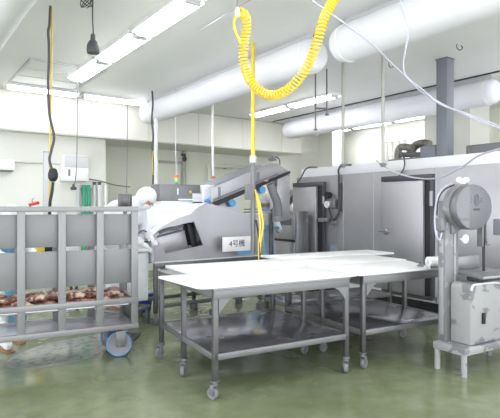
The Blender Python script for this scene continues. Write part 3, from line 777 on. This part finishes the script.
def worker(label, loc, rz, lean=0.0, handL=None, handR=None, coat='cloth', apron=None, hgt=1.68, headdown=0.0, longcoat=False, knees=.05, step=0.0, hood=1.0, bulk=1.0):
    """faces local +Y"""
    t = thing('person', label, 'person', loc, rz)
    s = hgt / 1.72
    hipz = .90 * s
    c, sn = math.cos(lean), math.sin(lean)
    back = -.12 * sn * 1.6
    hip = Vector((0, back, hipz))
    def sp(h, x=0, y=0): return hip + Vector((x * s, (h * sn + y * c) * s, (h * c - y * sn) * s))
    pel, waist, chest, upch, neck = sp(0), sp(.16), sp(.33), sp(.46), sp(.54)
    hl = lean + headdown; hc_, hs_ = math.cos(hl), math.sin(hl)
    head = neck + Vector((0, hs_ * .14, hc_ * .14)) * s
    shL, shR = sp(.46, -.185), sp(.46, .185)
    hjL, hjR = hip + Vector((-.09, 0, -.03)) * s, hip + Vector((.09, 0, -.03)) * s
    kL, kR = Vector((-.11 * s, back * .4 + knees, .48 * s)), Vector((.11 * s, back * .4 + knees, .48 * s))
    aL, aR = Vector((-.11, -.02, .09)), Vector((.12, .06 + step, .09))
    kR.y += step * .6
    def arm(sh, tgt, side):
        tgt = Vector(tgt); d = tgt - sh; L1, L2 = .29 * s, .26 * s
        dist = min(d.length, (L1 + L2) * .985); tgt = sh + d.normalized() * dist
        a = (L1 * L1 - L2 * L2 + dist * dist) / (2 * dist); h = math.sqrt(max(0, L1 * L1 - a * a))
        pole = Vector((side * .5, -.3, -1)); dn = d.normalized(); pole = (pole - dn * pole.dot(dn)).normalized()
        return sh + dn * a + pole * h, tgt
    eL, wL = arm(shL, handL or (sp(0, -.3) + Vector((0, .1, -.1))), -1)
    eR, wR = arm(shR, handR or (sp(0, .3) + Vector((0, .1, -.1))), 1)
    # one continuous body
    V = [pel, waist, chest, upch, neck, head - Vector((0, 0, .03)), shL, eL, wL, shR, eR, wR, hjL, kL, aL, hjR, kR, aR, aL + Vector((-.02, .14, -.05)), aR + Vector((.02, .14, -.05))]
    E = [(0, 1), (1, 2), (2, 3), (3, 4), (4, 5), (3, 6), (6, 7), (7, 8), (3, 9), (9, 10), (10, 11), (0, 12), (12, 13), (13, 14), (0, 15), (15, 16), (16, 17), (14, 18), (17, 19)]
    Rr = [.115, .11, .125, .11, .05, .055, .06, .04, .027, .06, .04, .027, .085, .055, .038, .085, .055, .038, .018, .018]
    body = skin_obj('body', V, E, [r * s for r in Rr], M['skin'], t)
    # head with face, joined to nothing else: sits on the neck, part of the figure
    Rh = Matrix.Translation(head) @ Matrix.Rotation(-hl * .9, 4, 'X')
    mb = MB()
    tt = bmesh.new(); bmesh.ops.create_uvsphere(tt, u_segments=24, v_segments=16, radius=1)
    for v in tt.verts:
        x, y, z = v.co
        taper = 1 - .22 * max(0, -z) ** 1.3
        v.co = Vector((x * .073 * taper, y * .092 * (taper if y > 0 else 1), z * .115)) * s
        if y > .55 and abs(x) < .35 and -.35 < z < .15: v.co.y += .018 * (1 - abs(x) / .35) * (.35 + (.15 - z)) * s
        if y > .6 and .05 < z < .25 and .2 < abs(x) < .55: v.co.y -= .006
    mb._merge(tt, Rh)
    for sx in (-1, 1): mb.ball(Rh @ Vector((sx * .074 * s, -.005, -.005)), .022 * s, (.4, .7, 1.2), 10)
    mb.build('face', M['skin'], t)
    for sx in (-1, 1): MB().ball(Rh @ Vector((sx * .03 * s, .083 * s, .014 * s)), .0105 * s, (1.2, .7, .7), 10).build('eye', M['eye'], t)
    # hood
    hd = MB()
    tt = bmesh.new(); bmesh.ops.create_uvsphere(tt, u_segments=28, v_segments=18, radius=1)
    for v in tt.verts: v.co = Vector((v.co.x * .098 * hood, v.co.y * .118 * hood - .012 - .1 * (hood - 1), v.co.z * .132 * hood + .006)) * s
    dele = [v for v in tt.verts if v.co.y > .055 * s and -.10 * s < v.co.z < .05 * s and abs(v.co.x) < .07 * s]
    bmesh.ops.delete(tt, geom=dele, context='VERTS')
    hd._merge(tt, Rh)
    # hood skirt on the shoulders
    sk = []
    hd.lathe([(.085 * s, 0), (.09 * s, -.05 * s), (.12 * s, -.11 * s), (.165 * s, -.155 * s)], (0, 0, 0), 'z', 24) if False else None
    hd.build('hood', M['cloth'], t)
    nk = (neck + head) / 2
    MB().tube([head + (neck - head) * .35, neck, sp(.50), sp(.44)], lambda k: (.082 * hood + .085 * bulk * k ** 1.5) * s, n=20, smooth=3).build('hood_skirt', M['cloth'], t)
    mk = MB()
    tt = bmesh.new(); bmesh.ops.create_uvsphere(tt, u_segments=20, v_segments=14, radius=1)
    for v in tt.verts: v.co = Vector((v.co.x * .072, v.co.y * .035 + .078, v.co.z * .048 - .045)) * s
    mk._merge(tt, Rh); mk.build('face_mask', M['lightblue'] if apron == 'lightblue' else M['white'], t)
    # coat
    cV = [pel, waist, chest, upch, shL, eL, eL.lerp(wL, 1.0), shR, eR, eR.lerp(wR, 1.0)]
    cE = [(0, 1), (1, 2), (2, 3), (3, 4), (4, 5), (5, 6), (3, 7), (7, 8), (8, 9)]
    cR = [.15, .14 * bulk, .155 * bulk, .13 * bulk, .082, .06, .048, .082, .06, .048]
    if longcoat:
        cV += [hip + Vector((0, 0, -.16)), hip + Vector((0, .02, -.36)), hip + Vector((0, .03, -.5))]; cE += [(0, 10), (10, 11), (11, 12)]; cR += [.18, .2, .21]
    skin_obj('coat', cV, cE, [r * s for r in cR], M[coat], t)
    # trousers
    skin_obj('trousers', [pel, hjL, kL, aL + Vector((0, 0, .06)), hjR, kR, aR + Vector((0, 0, .06))], [(0, 1), (1, 2), (2, 3), (0, 4), (4, 5), (5, 6)], [r * s for r in (.13, .105, .078, .065, .105, .078, .065)], M['cloth'], t)
    # boots
    for a in (aL, aR):
        o = skin_obj('boot', [a + Vector((0, 0, .22)), a + Vector((0, 0, .0)), a + Vector((0, .08, -.035)), a + Vector((0, .17, -.045)), a + Vector((0, -.03, -.03))], [(0, 1), (1, 2), (2, 3), (1, 4)], [.066, .058, .052, .042, .052], M['white'], t)
        MB().prism([(a.x - .042, a.y - .075), (a.x + .042, a.y - .075), (a.x + .05, a.y + .12), (a.x + .035, a.y + .205), (a.x - .035, a.y + .205), (a.x - .05, a.y + .12)], 'z', 0, .013, .004).build('boot_sole', M['brown'], o)
    # gloved hands, five fingers each
    for e, w_, side in ((eL, wL, -1), (eR, wR, 1)):
        f = (w_ - e).normalized()
        lat = f.cross(Vector((0, 0, 1)));
        lat = lat.normalized() if lat.length > .1 else Vector((1, 0, 0))
        dn = lat.cross(f); dn = -dn if dn.z > 0 else dn
        HV, HE, HR = [w_ - f * .03, w_ + f * .035, w_ + f * .07], [(0, 1), (1, 2)], [.028, .033, .03]
        g = skin_obj('glove', HV, HE, HR, M['blue'] if apron else M['white'], t, sub=1)
        inn = -side
        for j, (o_, L_) in enumerate(((-.030, .062), (-.010, .074), (.010, .07), (.029, .055))):
            b0_ = w_ + f * .06 + lat * o_
            skin_obj('finger', [b0_, b0_ + f * L_ * .5 + dn * .006, b0_ + f * L_ * .85 + dn * .022, b0_ + f * L_ + dn * .042], [(0, 1), (1, 2), (2, 3)], [.0105, .0098, .009, .008], M['blue'] if apron else M['white'], g, sub=1)
        b0_ = w_ + f * .02 + lat * inn * .02
        skin_obj('thumb', [b0_, b0_ + f * .025 + lat * inn * .03, b0_ + f * .055 + lat * inn * .042 + dn * .012], [(0, 1), (1, 2)], [.013, .012, .009], M['blue'] if apron else M['white'], g, sub=1)
    if apron:
        # apron: curved sheet wrapped around the front of torso and legs
        mb = MB(); rows = []
        pathc = [sp(.36), sp(.16), sp(0), hip + Vector((0, .03, -.2)), hip + Vector((0, .05, -.42)), hip + Vector((0, .06, -.60))]
        wid = [.12, .19, .2, .23, .24, .25]
        for j, (pc_, wd_) in enumerate(zip(pathc, wid)):
            row = []
            for i in range(13):
                a = (i / 12 - .5) * math.pi * .95
                fx = math.sin(a) * wd_ * s
                fyv = (math.cos(a) * .175 + .012 * math.sin(i * 1.9 + j)) * s
                off = Vector((fx, fyv * (c if j < 3 else 1), -fyv * sn if j < 3 else 0))
                row.append(mb.bm.verts.new(pc_ + off))
            rows.append(row)
        for A, B in zip(rows, rows[1:]):
            for i in range(12): mb.bm.faces.new((A[i], A[i + 1], B[i + 1], B[i]))
        ao = mb.build('apron', M[apron], t)
        so = ao.modifiers.new('solid', 'SOLIDIFY'); so.thickness = .006
        ao.modifiers.new('sub', 'SUBSURF').levels = 1
    return t

# worker bending into the machine
p1 = at_d(115, 207, 6.35); ph = at_d(145, 199, 6.2)
ang = math.atan2(-(ph.x - p1.x), (ph.y - p1.y))
worker('person in white hood and coat bending over the cutting machine', (p1.x, p1.y, .24), ang, lean=math.radians(56), handL=(-.12, .46, .86), handR=(.12, .50, .80), headdown=.1, hgt=1.85, longcoat=True, hood=1.0, bulk=1.5)
stp = thing('step_platform', 'low grey step platform under the bending worker, mostly behind the cart', 'step', (p1.x, p1.y, 0), ang)
MB().box(-.26, .26, -.2, .36, .20, .238, .006).build('step_top', M['steel_dull'], stp)
for sx in (-.23, .23):
    for sy in (-.17, .33): MB().box(sx - .02, sx + .02, sy - .02, sy + .02, 0, .20, .004).build('leg', M['steel_leg'], stp)
# worker behind, in blue
p2 = at_d(263.5, 207, 8.65)
worker('person in white hood, mask and pale blue apron behind the yellow hoses', (p2.x, p2.y, 0), math.radians(155), lean=.12, handL=(-.15, .42, 1.15), handR=(.15, .42, 1.12), apron='lightblue', hgt=1.68, headdown=.2, hood=1.25)
# worker behind the cart
p3 = at_d(5, 207, 5.50)
worker('person in white boots and bright blue apron stooping behind the cage cart', (p3.x, p3.y, 0), math.radians(-165), lean=math.radians(14), handL=(-.14, .40, .95), handR=(.12, .42, .95), apron='apron', headdown=.5, hgt=1.58, step=.16)

# ------------------------------------------------------------------ hanging cables, hoses and poles
def drop(name, label, cat, px, ytop, pts, r, m, d=None, smooth=4):
    """a cable fixed to the ceiling; pts = (dx_px, py) below"""
    d = d or (CH - CAMH) * F / (HY - ytop)
    t = MB().tube([at_d(px, HY - (CH - CAMH) * F / d, d)] + [at_d(px + dx, py, d) for dx, py in pts], r, smooth=smooth)
    return t, d
t, d = drop('', '', '', 50.5, 6, [(-.5, 15), (-1, 25), (-2.2, 32), (-1.5, 45), (-1.5, 62), (-2.3, 80), (-2, 95), (-1.5, 110), (0, 120), (3.5, 137), (1, 150), (-1, 160), (2, 171)], .014, None)
root = thing('power_cable', 'black power cable with a plug, hanging beside the yellow cable at left', 'cable', (0, 0, 0))
t.build('cord', M['darkgrey'], root)
a = at_d(53, 171, d); b = at_d(53, 183, d)
MB().lathe([(.015, .03), (.035, .02), (.045, -.01), (.05, -.03), (.05, -.07), (.04, -.09), (.025, -.11)], (a.x, a.y, a.z), 'z', 16).build('plug', M['dark'], root)
MB().tube([at_d(53, 182, d), at_d(52, 192, d), at_d(50, 203, d), at_d(49.5, 222, d)], .016, smooth=4).build('lower_cord', M['dark'], root)
o = MB().tube([at_d(51.5, 5.9, d + .03)] + [at_d(51.5 + dx, py, d + .03) for dx, py in ((.3, 40), (-.5, 90), (-1.5, 150), (-1.8, 190), (-2, 225))], .009, smooth=3).build('yellow_cable', M['yellow2'])
tag(o, 'thin yellow cable hanging straight beside the black power cable at left', 'cable')
a = at_d(46, 207, 8.6)
pt = thing('pipe_post', 'plain grey square post standing behind the cage cart at left', 'post', (a.x, a.y, 0))
MB().box(-.04, .04, -.04, .04, .01, 2.44, .005).build('shaft', M['offwhite'], pt)
MB().box(-.09, .09, -.09, .09, 0, .012).build('base_plate', M['steel_leg'], pt)
MB().box(-.042, .042, -.042, .042, 2.44, 2.45).build('end_cap', M['steel_leg'], pt)

t, d = drop('', '', '', 77.5, 72, [(0, 100), (-.5, 150), (-1.5, 175), (-3.5, 186)], .007, None)
root = thing('socket_cable', 'thin grey cable ending in a small socket in front of the wall unit', 'cable', (0, 0, 0))
t.build('cord', M['midgrey'], root)
a = at_d(73.5, 188, d); MB().box(a.x - .04, a.x + .04, a.y - .03, a.y + .03, a.z - .03, a.z + .02, .008).cyl((a.x, a.y, a.z + .02), (a.x, a.y, a.z + .06), .018).build('socket', M['darkgrey'], root)
t, d = drop('', '', '', 127.5, 103.5, [(0, 120), (-.5, 165), (-1, 200)], .008, None)
tag(t.build('hanging_wire', M['midgrey']), 'thin straight dark wire hanging left of the second air duct end', 'wire')
t, d = drop('', '', '', 152, 91, [(.5, 96), (.8, 105), (-.2, 120), (1.2, 135), (.4, 150), (1.3, 165), (1, 180), (.5, 196)], .017, None)
tag(t.build('twisted_cable', M['darkgrey']), 'thick twisted black cable hanging in front of the second air duct end', 'cable')
o = MB().tube([at_d(153.0, 151, d - .03), at_d(152.6, 160, d - .03), at_d(153.2, 175, d - .03)], .008).build('cable_tag', M['yellow2']); tag(o, 'short yellow strip tied on the twisted black cable', 'cable tie')
a = at_d(156, 110, 9.2)
tag(MB().cyl((a.x, a.y, 1.2), (a.x, a.y, 3.14), .035, n=12).box(a.x - .05, a.x + .05, a.y - .05, a.y + .05, 1.18, 1.2).build('white_pipe', M['white']), 'white vertical pipe just right of the twisted black cable', 'pipe')
t, d = drop('', '', '', 175.5, 70, [(0, 120), (.5, 160), (1.5, 175)], .010, None, d=8.9)
tag(t.build('hanging_wire', M['offwhite']), 'thin grey wire hanging down toward the signal lamp', 'wire')
t, d = drop('', '', '', 212.5, 85, [(0, 120), (.3, 160), (1, 176)], .022, None, d=8.8)
root = thing('air_pipe', 'white air pipe with an orange tip hanging above the white cover', 'pipe', (0, 0, 0))
t.build('tube', M['white'], root)
a = at_d(213.5, 177, 8.8); MB().cyl((a.x, a.y, a.z + .01), (a.x, a.y, a.z - .02), .032).build('tip', M['orange'], root)
# central pole with yellow hose
t, d = drop('', '', '', 253, 40, [(0, 158)], .026, None, d=6.4, smooth=1)
root = thing('air_drop', 'straight yellow air hose on a grey pole hanging in the middle', 'hose', (0, 0, 0))
t.build('hose', M['yellow2'], root)
a = at_d(253, 158, 6.4)
MB().cyl((a.x, a.y, a.z), (a.x, a.y, .92), .032, n=14).build('pole', M['steel_dull'], root)
MB().cyl((a.x, a.y, a.z + .03), (a.x, a.y, a.z - .06), .045, n=14).build('coupling', M['offwhite'], root)
a2 = at_d(249.5, 192, 6.35); MB().box(a2.x - .05, a2.x + .03, a2.y - .04, a2.y + .04, a2.z - .1, a2.z + .1, .01).build('regulator', M['midgrey'], root)
for dx, ln in ((3.5, 'near'), (6.5, 'far')):
    MB().tube([at_d(254 + dx * .3, 186 + dx, 6.38), at_d(256 + dx * .6, 205, 6.36), at_d(256.5 + dx, 225, 6.34), at_d(257.5 + dx * .4, 245, 6.33), at_d(258 + dx * .3, 262, 6.3)], .012, smooth=5).build('coiled_end', M['yellow'], root)
MB().tube([at_d(256, 220, 6.36), at_d(259, 238, 6.34), at_d(260, 262, 6.3)], .012, smooth=4).build('black_hose', M['dark'], root)
# U-shaped hanging bracket
root = thing('rod_bracket', 'two thin dark hanging rods joined by a crossbar below the far duct rail', 'bracket', (0, 0, 0))
for px, pb_ in ((315.5, 129), (326.8, 114)):
    a = at_d(px, 70, 7.6); b = at_d(px, pb_, 7.6); MB().cyl((a.x, a.y, CH), (b.x, b.y, b.z), .012, n=10).cyl((b.x, b.y, b.z), (b.x, b.y, b.z - .02), .03, n=12).build('rod', M['midgrey'], root)
MB().tube([at_d(315.5, 108.5, 7.6), at_d(326.8, 108.5, 7.6)], .014).build('crossbar', M['midgrey'], root)
for px, d, yb, lb in ((343, 7.0, 164, 'slim white pole hanging left of the other, over the freezer door'), (383, 6.45, 163, 'slim white pole hanging in front of the far duct, nearer the grey post')):
    root = thing('utility_pole', lb, 'pole', (0, 0, 0))
    b = at_d(px, yb, d)
    MB().cyl((b.x, b.y, CH), (b.x, b.y, b.z), .022, n=12).build('tube', M['seam'], root)
    MB().cyl((b.x, b.y, b.z), (b.x, b.y, b.z - .05), .03, n=12).box(b.x - .05, b.x + .05, b.y - .02, b.y + .02, b.z - .03, b.z - .005, .006).build('fitting', M['midgrey'], root)
for px, py, hx in ((457, 44, 0), (389, 66, 1)):
    a = at_d(px, 44, 6.44) if hx == 0 else at_d(px, 62, 7.24)
    o = MB().tube([(a.x, a.y, CH), (a.x, a.y, CH - .05), (a.x + .03, a.y - .02, CH - .08), (a.x + .06, a.y - .04, CH - .05), (a.x + .04, a.y - .03, CH - .02)], .006, smooth=4).build('ceiling_hook', M['darkgrey'])
    tag(o, 'small dark wire hook in the ceiling, ' + ('above the grey post' if hx == 0 else 'beside the nearer white pole'), 'hook')

# pendant black socket lamp
root = thing('pendant_reel', 'small black bell-shaped pendant hanging from a wire near the left lights', 'pendant', (0, 0, 0))
dP = 4.9
a = at_d(93, 40, dP)
MB().tube([(a.x, a.y, CH), at_d(92.5, 15, dP), at_d(93.5, 36, dP)], .007, smooth=3).build('cord', M['darkgrey'], root)
MB().lathe([(.012, .06), (.022, .05), (.024, .0), (.035, -.01), (.052, -.04), (.058, -.06), (.062, -.105), (.058, -.13), (.04, -.132)], (a.x, a.y, a.z), 'z', 20).build('shade', M['darkgrey'], root)
cp = []
for k in range(60):
    an = k * .42; rr_ = .05 + .012 * math.sin(k * .9)
    cp.append(at_d(86.5 + 4.5 * math.sin(an * .8) * (1 + k / 90), 3 + 5 * math.cos(an) - k * .03, dP + .02 * math.sin(an)))
MB().tube(cp, .005, n=6).build('cord_bundle', M['darkgrey'], root)

# yellow coiled hose
cpx = [(239, 12), (245, 16), (246.5, 28), (244, 45), (243.5, 60), (247, 74), (254, 86), (264, 93.5), (275, 95.5), (287, 90), (298, 80), (307, 67), (314, 52), (319, 36), (323.5, 20), (329, 8), (336, -4), (345, -20)]
DH = 3.6
ctr = spline([at_d(x, y, DH + .15 * math.sin(i * .35)) for i, (x, y) in enumerate(cpx)], 24)
# resample by arclength
L = [0]
for a, b in zip(ctr, ctr[1:]): L.append(L[-1] + (b - a).length)
tot = L[-1]; NT = 74; per = 9
pts = []; j = 0; prev = None
for k in range(NT * per + 1):
    sL = tot * k / (NT * per)
    while j < len(L) - 2 and L[j + 1] < sL: j += 1
    f = (sL - L[j]) / max(1e-9, L[j + 1] - L[j]); p = ctr[j].lerp(ctr[j + 1], min(1, f)); T = (ctr[j + 1] - ctr[j]).normalized()
    if prev is None: prev = T.orthogonal().normalized()
    prev = (prev - T * prev.dot(T)).normalized(); B = T.cross(prev)
    an = k / per * math.tau
    pts.append(p + (prev * math.cos(an) + B * math.sin(an)) * .031)
root = thing('coiled_hose', 'bright yellow coiled air hose looping down from the ceiling', 'hose', (0, 0, 0))
MB().tube(pts, .0068, n=6).build('coil', M['yellow'], root)
MB().tube([at_d(239, 14, DH), at_d(234.5, 19, DH - .03), at_d(234, 27, DH - .03), at_d(237.5, 36, DH - .03), at_d(241, 44, DH - .02)], .0085, smooth=6).build('straight_end', M['yellow'], root)
MB().tube([at_d(237.5, 13, DH), at_d(237.2, 6, DH), (at_d(237.2, 6, DH).x, at_d(237.2, 6, DH).y, CH)], .005).build('hanger_wire', M['midgrey'], root)
MB().lathe([(.012, .03), (.02, .01), (.02, -.03), (.012, -.04)], tuple(at_d(237.5, 12, DH)), 'z', 12).build('end_fitting', M['white'], root)

def cord(pts, r, m, name, label, cat='cable'):
    o = MB().tube(pts, r, n=6, smooth=6).build(name, M[m]); return tag(o, label, cat)
a0 = at_d(250, 0, 3.7)
cord([at_d(198, 31, 5.95) , at_d(225, 15, 4.9), at_d(250, 0, 4.3), at_d(275, -14, 4.0)], .005, 'cable', 'thin_cord', 'thin white cord running along the ceiling to the coiled hose')
cord([at_d(300, -8, 3.6), at_d(318, 5, 3.7), at_d(345, 24, 3.85), at_d(372, 44, 4.0), at_d(390, 62, 4.15), at_d(405, 76, 4.25), at_d(422, 92, 4.35), at_d(450, 108, 4.4), at_d(480, 121, 4.3), at_d(510, 132, 4.2)], .007, 'cable', 'white_cable', 'long white cable sagging from the top across to the right edge')
cord([at_d(398, -8, 4.3), at_d(402, 8, 4.3), at_d(408.5, 30, 4.33), at_d(405.5, 50, 4.33), at_d(403.5, 66, 4.3), at_d(407, 77, 4.28), at_d(423, 90, 4.33), at_d(440, 104, 4.37), at_d(465, 113, 4.35), at_d(510, 130, 4.22)], .0065, 'cable', 'white_cable', 'second white cable, dropping in front of the wide duct before joining the long one')
cord([at_d(376, 160, 6.6), at_d(385, 167, 6.6), at_d(400, 174, 6.5), at_d(420, 178.5, 6.4), at_d(440, 177.5, 6.0), at_d(462, 167, 5.6), at_d(480, 155, 5.2), at_d(508, 147, 4.8)], .010, 'cable', 'white_cable', 'white cable sagging across the freezer face above the band saw')

# ------------------------------------------------------------------ things on the back wall
WY = 10.05
a = at_Y(62.5, 181, WY - .2); b = at_Y(88.5, 156, WY - .2)
ac = thing('wall_cooler', 'white box unit with a grey louvred upper half on the back wall', 'air unit', (a.x, WY, a.z))
Wd, Hh = b.x - a.x, b.z - a.z
MB().box(0, Wd, -.22, 0, 0, Hh * .52, .02).build('lower_case', M['white'], ac)
MB().box(.01, Wd - .01, -.21, 0, Hh * .52, Hh * .95, .01).build('louvre', M['offwhite'], ac)
MB().box(0, Wd, -.22, 0, Hh * .95, Hh, .008).box(0, .03, -.22, 0, Hh * .5, Hh * .96, .005).build('top_cover', M['white'], ac)
MB().box(.1, .14, -.225, -.22, .1, Hh * .45).build('label_strip', M['midgrey'], ac)
b = at_Y(15, 160, WY - .2); a = at_Y(-20, 169, WY - .2)
wl = thing('wall_heater', 'low white wall unit at the left edge of the picture', 'wall unit', (a.x, WY, a.z))
MB().box(0, b.x - a.x, -.2, 0, 0, b.z - a.z, .02).build('case', M['white'], wl)
MB().box(.02, b.x - a.x - .02, -.19, -.01, -.02, 0, .004).build('outlet', M['midgrey'], wl)
def wallpipe(name, px, y0_, y1_, r, m, label, Y=None, z_end=None):
    Yp = (Y or WY) - r - .02
    a = at_Y(px, y0_, Yp); b = at_Y(px, y1_, Yp)
    zb = b.z if z_end is None else z_end
    mb = MB().cyl((a.x, Yp, a.z), (a.x, Yp, zb), r, n=12)
    mb.box(a.x - r * 1.3, a.x + r * 1.3, Yp - r * .4, Yp + r + .02, a.z - .10, a.z - .07)
    return tag(mb.build(name, M[m]), label, 'pipe')
for px, m_, lb in ((84, 'green', 'green wall pipe nearer the wall cooler, left of its twin'), (88.8, 'green', 'right one of the two green wall pipes'), (78.5, 'offwhite', 'pale wall pipe left of the two green ones'), (94.5, 'offwhite', 'pale wall pipe just right of the two green ones'), (99.5, 'white', 'white wall pipe with a dark cap, beside the pale one'), (106, 'white', 'last white wall pipe toward the bending worker')):
    wallpipe('wall_pipe', px, 185, 215, .035, m_, lb, z_end=.6)
for px in (94.5, 99.5):
    a = at_Y(px, 185, WY - .06); tag(MB().cyl((a.x, a.y, a.z + .0), (a.x, a.y, a.z + .06), .03).cyl((a.x - .04, a.y, a.z + .05), (a.x + .04, a.y, a.z + .05), .012).build('pipe_valve', M['darkgrey']), 'small dark valve on top of the ' + ('pale' if px < 97 else 'white') + ' wall pipe', 'valve')
a = at_Y(15, 162, WY - .03); b = at_Y(62, 164, WY - .03)
tag(MB().cyl((a.x, a.y, a.z), (b.x, b.y, a.z), .014, n=8).build('wall_conduit', M['offwhite']), 'thin grey conduit along the back wall into the wall cooler', 'pipe')
tag(MB().tube([at_Y(89, 179, WY - .04), at_Y(100, 181, WY - .05), at_Y(115, 185, WY - .04), at_Y(130, 187, WY - .04)], .012, smooth=4).build('wall_cable', M['midgrey']), 'loose dark cable running right from the wall cooler', 'cable')
a = at_d(33, 203, 5.0)
rh = thing('red_tool', 'red handled tool sticking up over the cage cart rail', 'tool', (a.x, a.y, a.z - .02))
MB().cyl((-.04, 0, 0), (.045, .0, .022), .014).ball((.045, 0, .022), .017).build('handle', M['red'], rh)
MB().tube([(-.03, 0, .0), (-.015, 0, -.03), (0, 0, -.06)], .008).build('shank', M['darkgrey'], rh)
MB().tube([(.0, 0, .01), (-.01, 0, .05), (.01, 0, .07)], .003).build('cord', M['darkgrey'], rh)

# recess wall: door outline and pipes
RY = 11.0
a = at_Y(157, 153, RY); b = at_Y(183, 153, RY)
struct('door_1', MB().box(a.x, b.x, RY - .03, RY, 0, 2.55, .005), M['green_wall'])
struct('trim_4', MB().box(a.x - .06, a.x, RY - .05, RY, 0, 2.62).box(b.x, b.x + .06, RY - .05, RY, 0, 2.62).box(a.x, b.x, RY - .05, RY, 2.55, 2.62), M['seam'])
pr = thing('pipe_run', 'grey pipe with a dark valve coming down beside the recess door', 'pipe', (0, 0, 0))
a = at_Y(184, 149, RY - .1); b = at_Y(184, 200, RY - .1); c_ = at_Y(168, 149, RY - .1)
MB().tube([(c_.x, a.y, a.z), (a.x - .05, a.y, a.z), (a.x, a.y, a.z - .05), (a.x, a.y, 1.0)], .045, n=12).build('tube', M['seam'], pr)
v = at_Y(184.5, 159, RY - .16); MB().ball(tuple(v), .06, (1, .7, 1.1)).cyl((v.x - .08, v.y, v.z + .1), (v.x + .02, v.y, v.z + .1), .03).build('valve', M['darkgrey'], pr)
pr = thing('pipe_run', 'pale pipe bending along the recess wall above the conveyor', 'pipe', (0, 0, 0))
a = at_Y(209, 173, RY - .16); b = at_Y(214, 166, RY - .16); c_ = at_Y(262, 166.5, RY - .16)
MB().tube([(a.x, a.y, 1.5), (a.x, a.y, b.z - .12), (a.x + .1, a.y, b.z), (c_.x, a.y, b.z)], .045, n=12, smooth=3).build('tube', M['green_wall'], pr)
MB().box(a.x + .5, a.x + .54, a.y, a.y + .12, b.z - .06, b.z + .06).build('bracket', M['seam'], pr)

# pipes behind the freezer
def fpipe(px, r, label, Y=10.82, X=None, m='soffit', ztop=3.15):
    if X is None:
        a = at_Y(px, 150, Y)
    else:
        a = at_X(px, 150, X)
    t = thing('riser_pipe', label, 'pipe', (a.x, a.y, 0))
    MB().cyl((0, 0, 0), (0, 0, ztop), r, n=14).build('tube', M[m], t)
    MB().box(-r * 1.8, r * 1.8, -.012, .012, 2.55, 2.6).cyl((0, 0, ztop), (0, 0, ztop + .03), r * 1.25).build('clamp', M['seam'], t)
fpipe(330.5, .05, 'pale riser pipe with a clamp, nearest the hanging bracket rods', X=10.40)
for px, lb in ((385.5, 'cream riser pipe right behind the nearer white pole'), (391, 'cream riser pipe, second to the right of the nearer white pole'), (397.5, 'cream riser pipe, third to the right of the nearer white pole'), (404, 'slim cream riser pipe above the exhaust elbow')):
    fpipe(px, .04, lb, X=10.42)
fpipe(430.5, .085, 'thick greenish riser pipe just left of the grey post', X=9.9, m='green_wall')

# puddle before the cart; reflections of cart and meat painted in as blotches
pz = [at_h(x, y, .0015) for x, y in ((4, 366), (22, 369), (42, 367), (66, 363), (88, 358), (104, 350), (114, 341), (108, 334), (92, 335), (70, 339), (48, 343), (28, 350), (12, 357))]
pz = spline(pz + [pz[0]], 4)[:-1]
o = MB().prism([(p.x, p.y) for p in pz], 'z', .0, .0025).build('puddle', mat('puddle with painted reflections', (.36, .37, .34), .06, 0, noise=.5, nscale=14, col2=(.22, .22, .21), bump=.05, lo=.36, hi=.50))
tag(o, 'shallow greyish puddle with painted blotchy reflections on the floor before the cage cart', 'puddle')
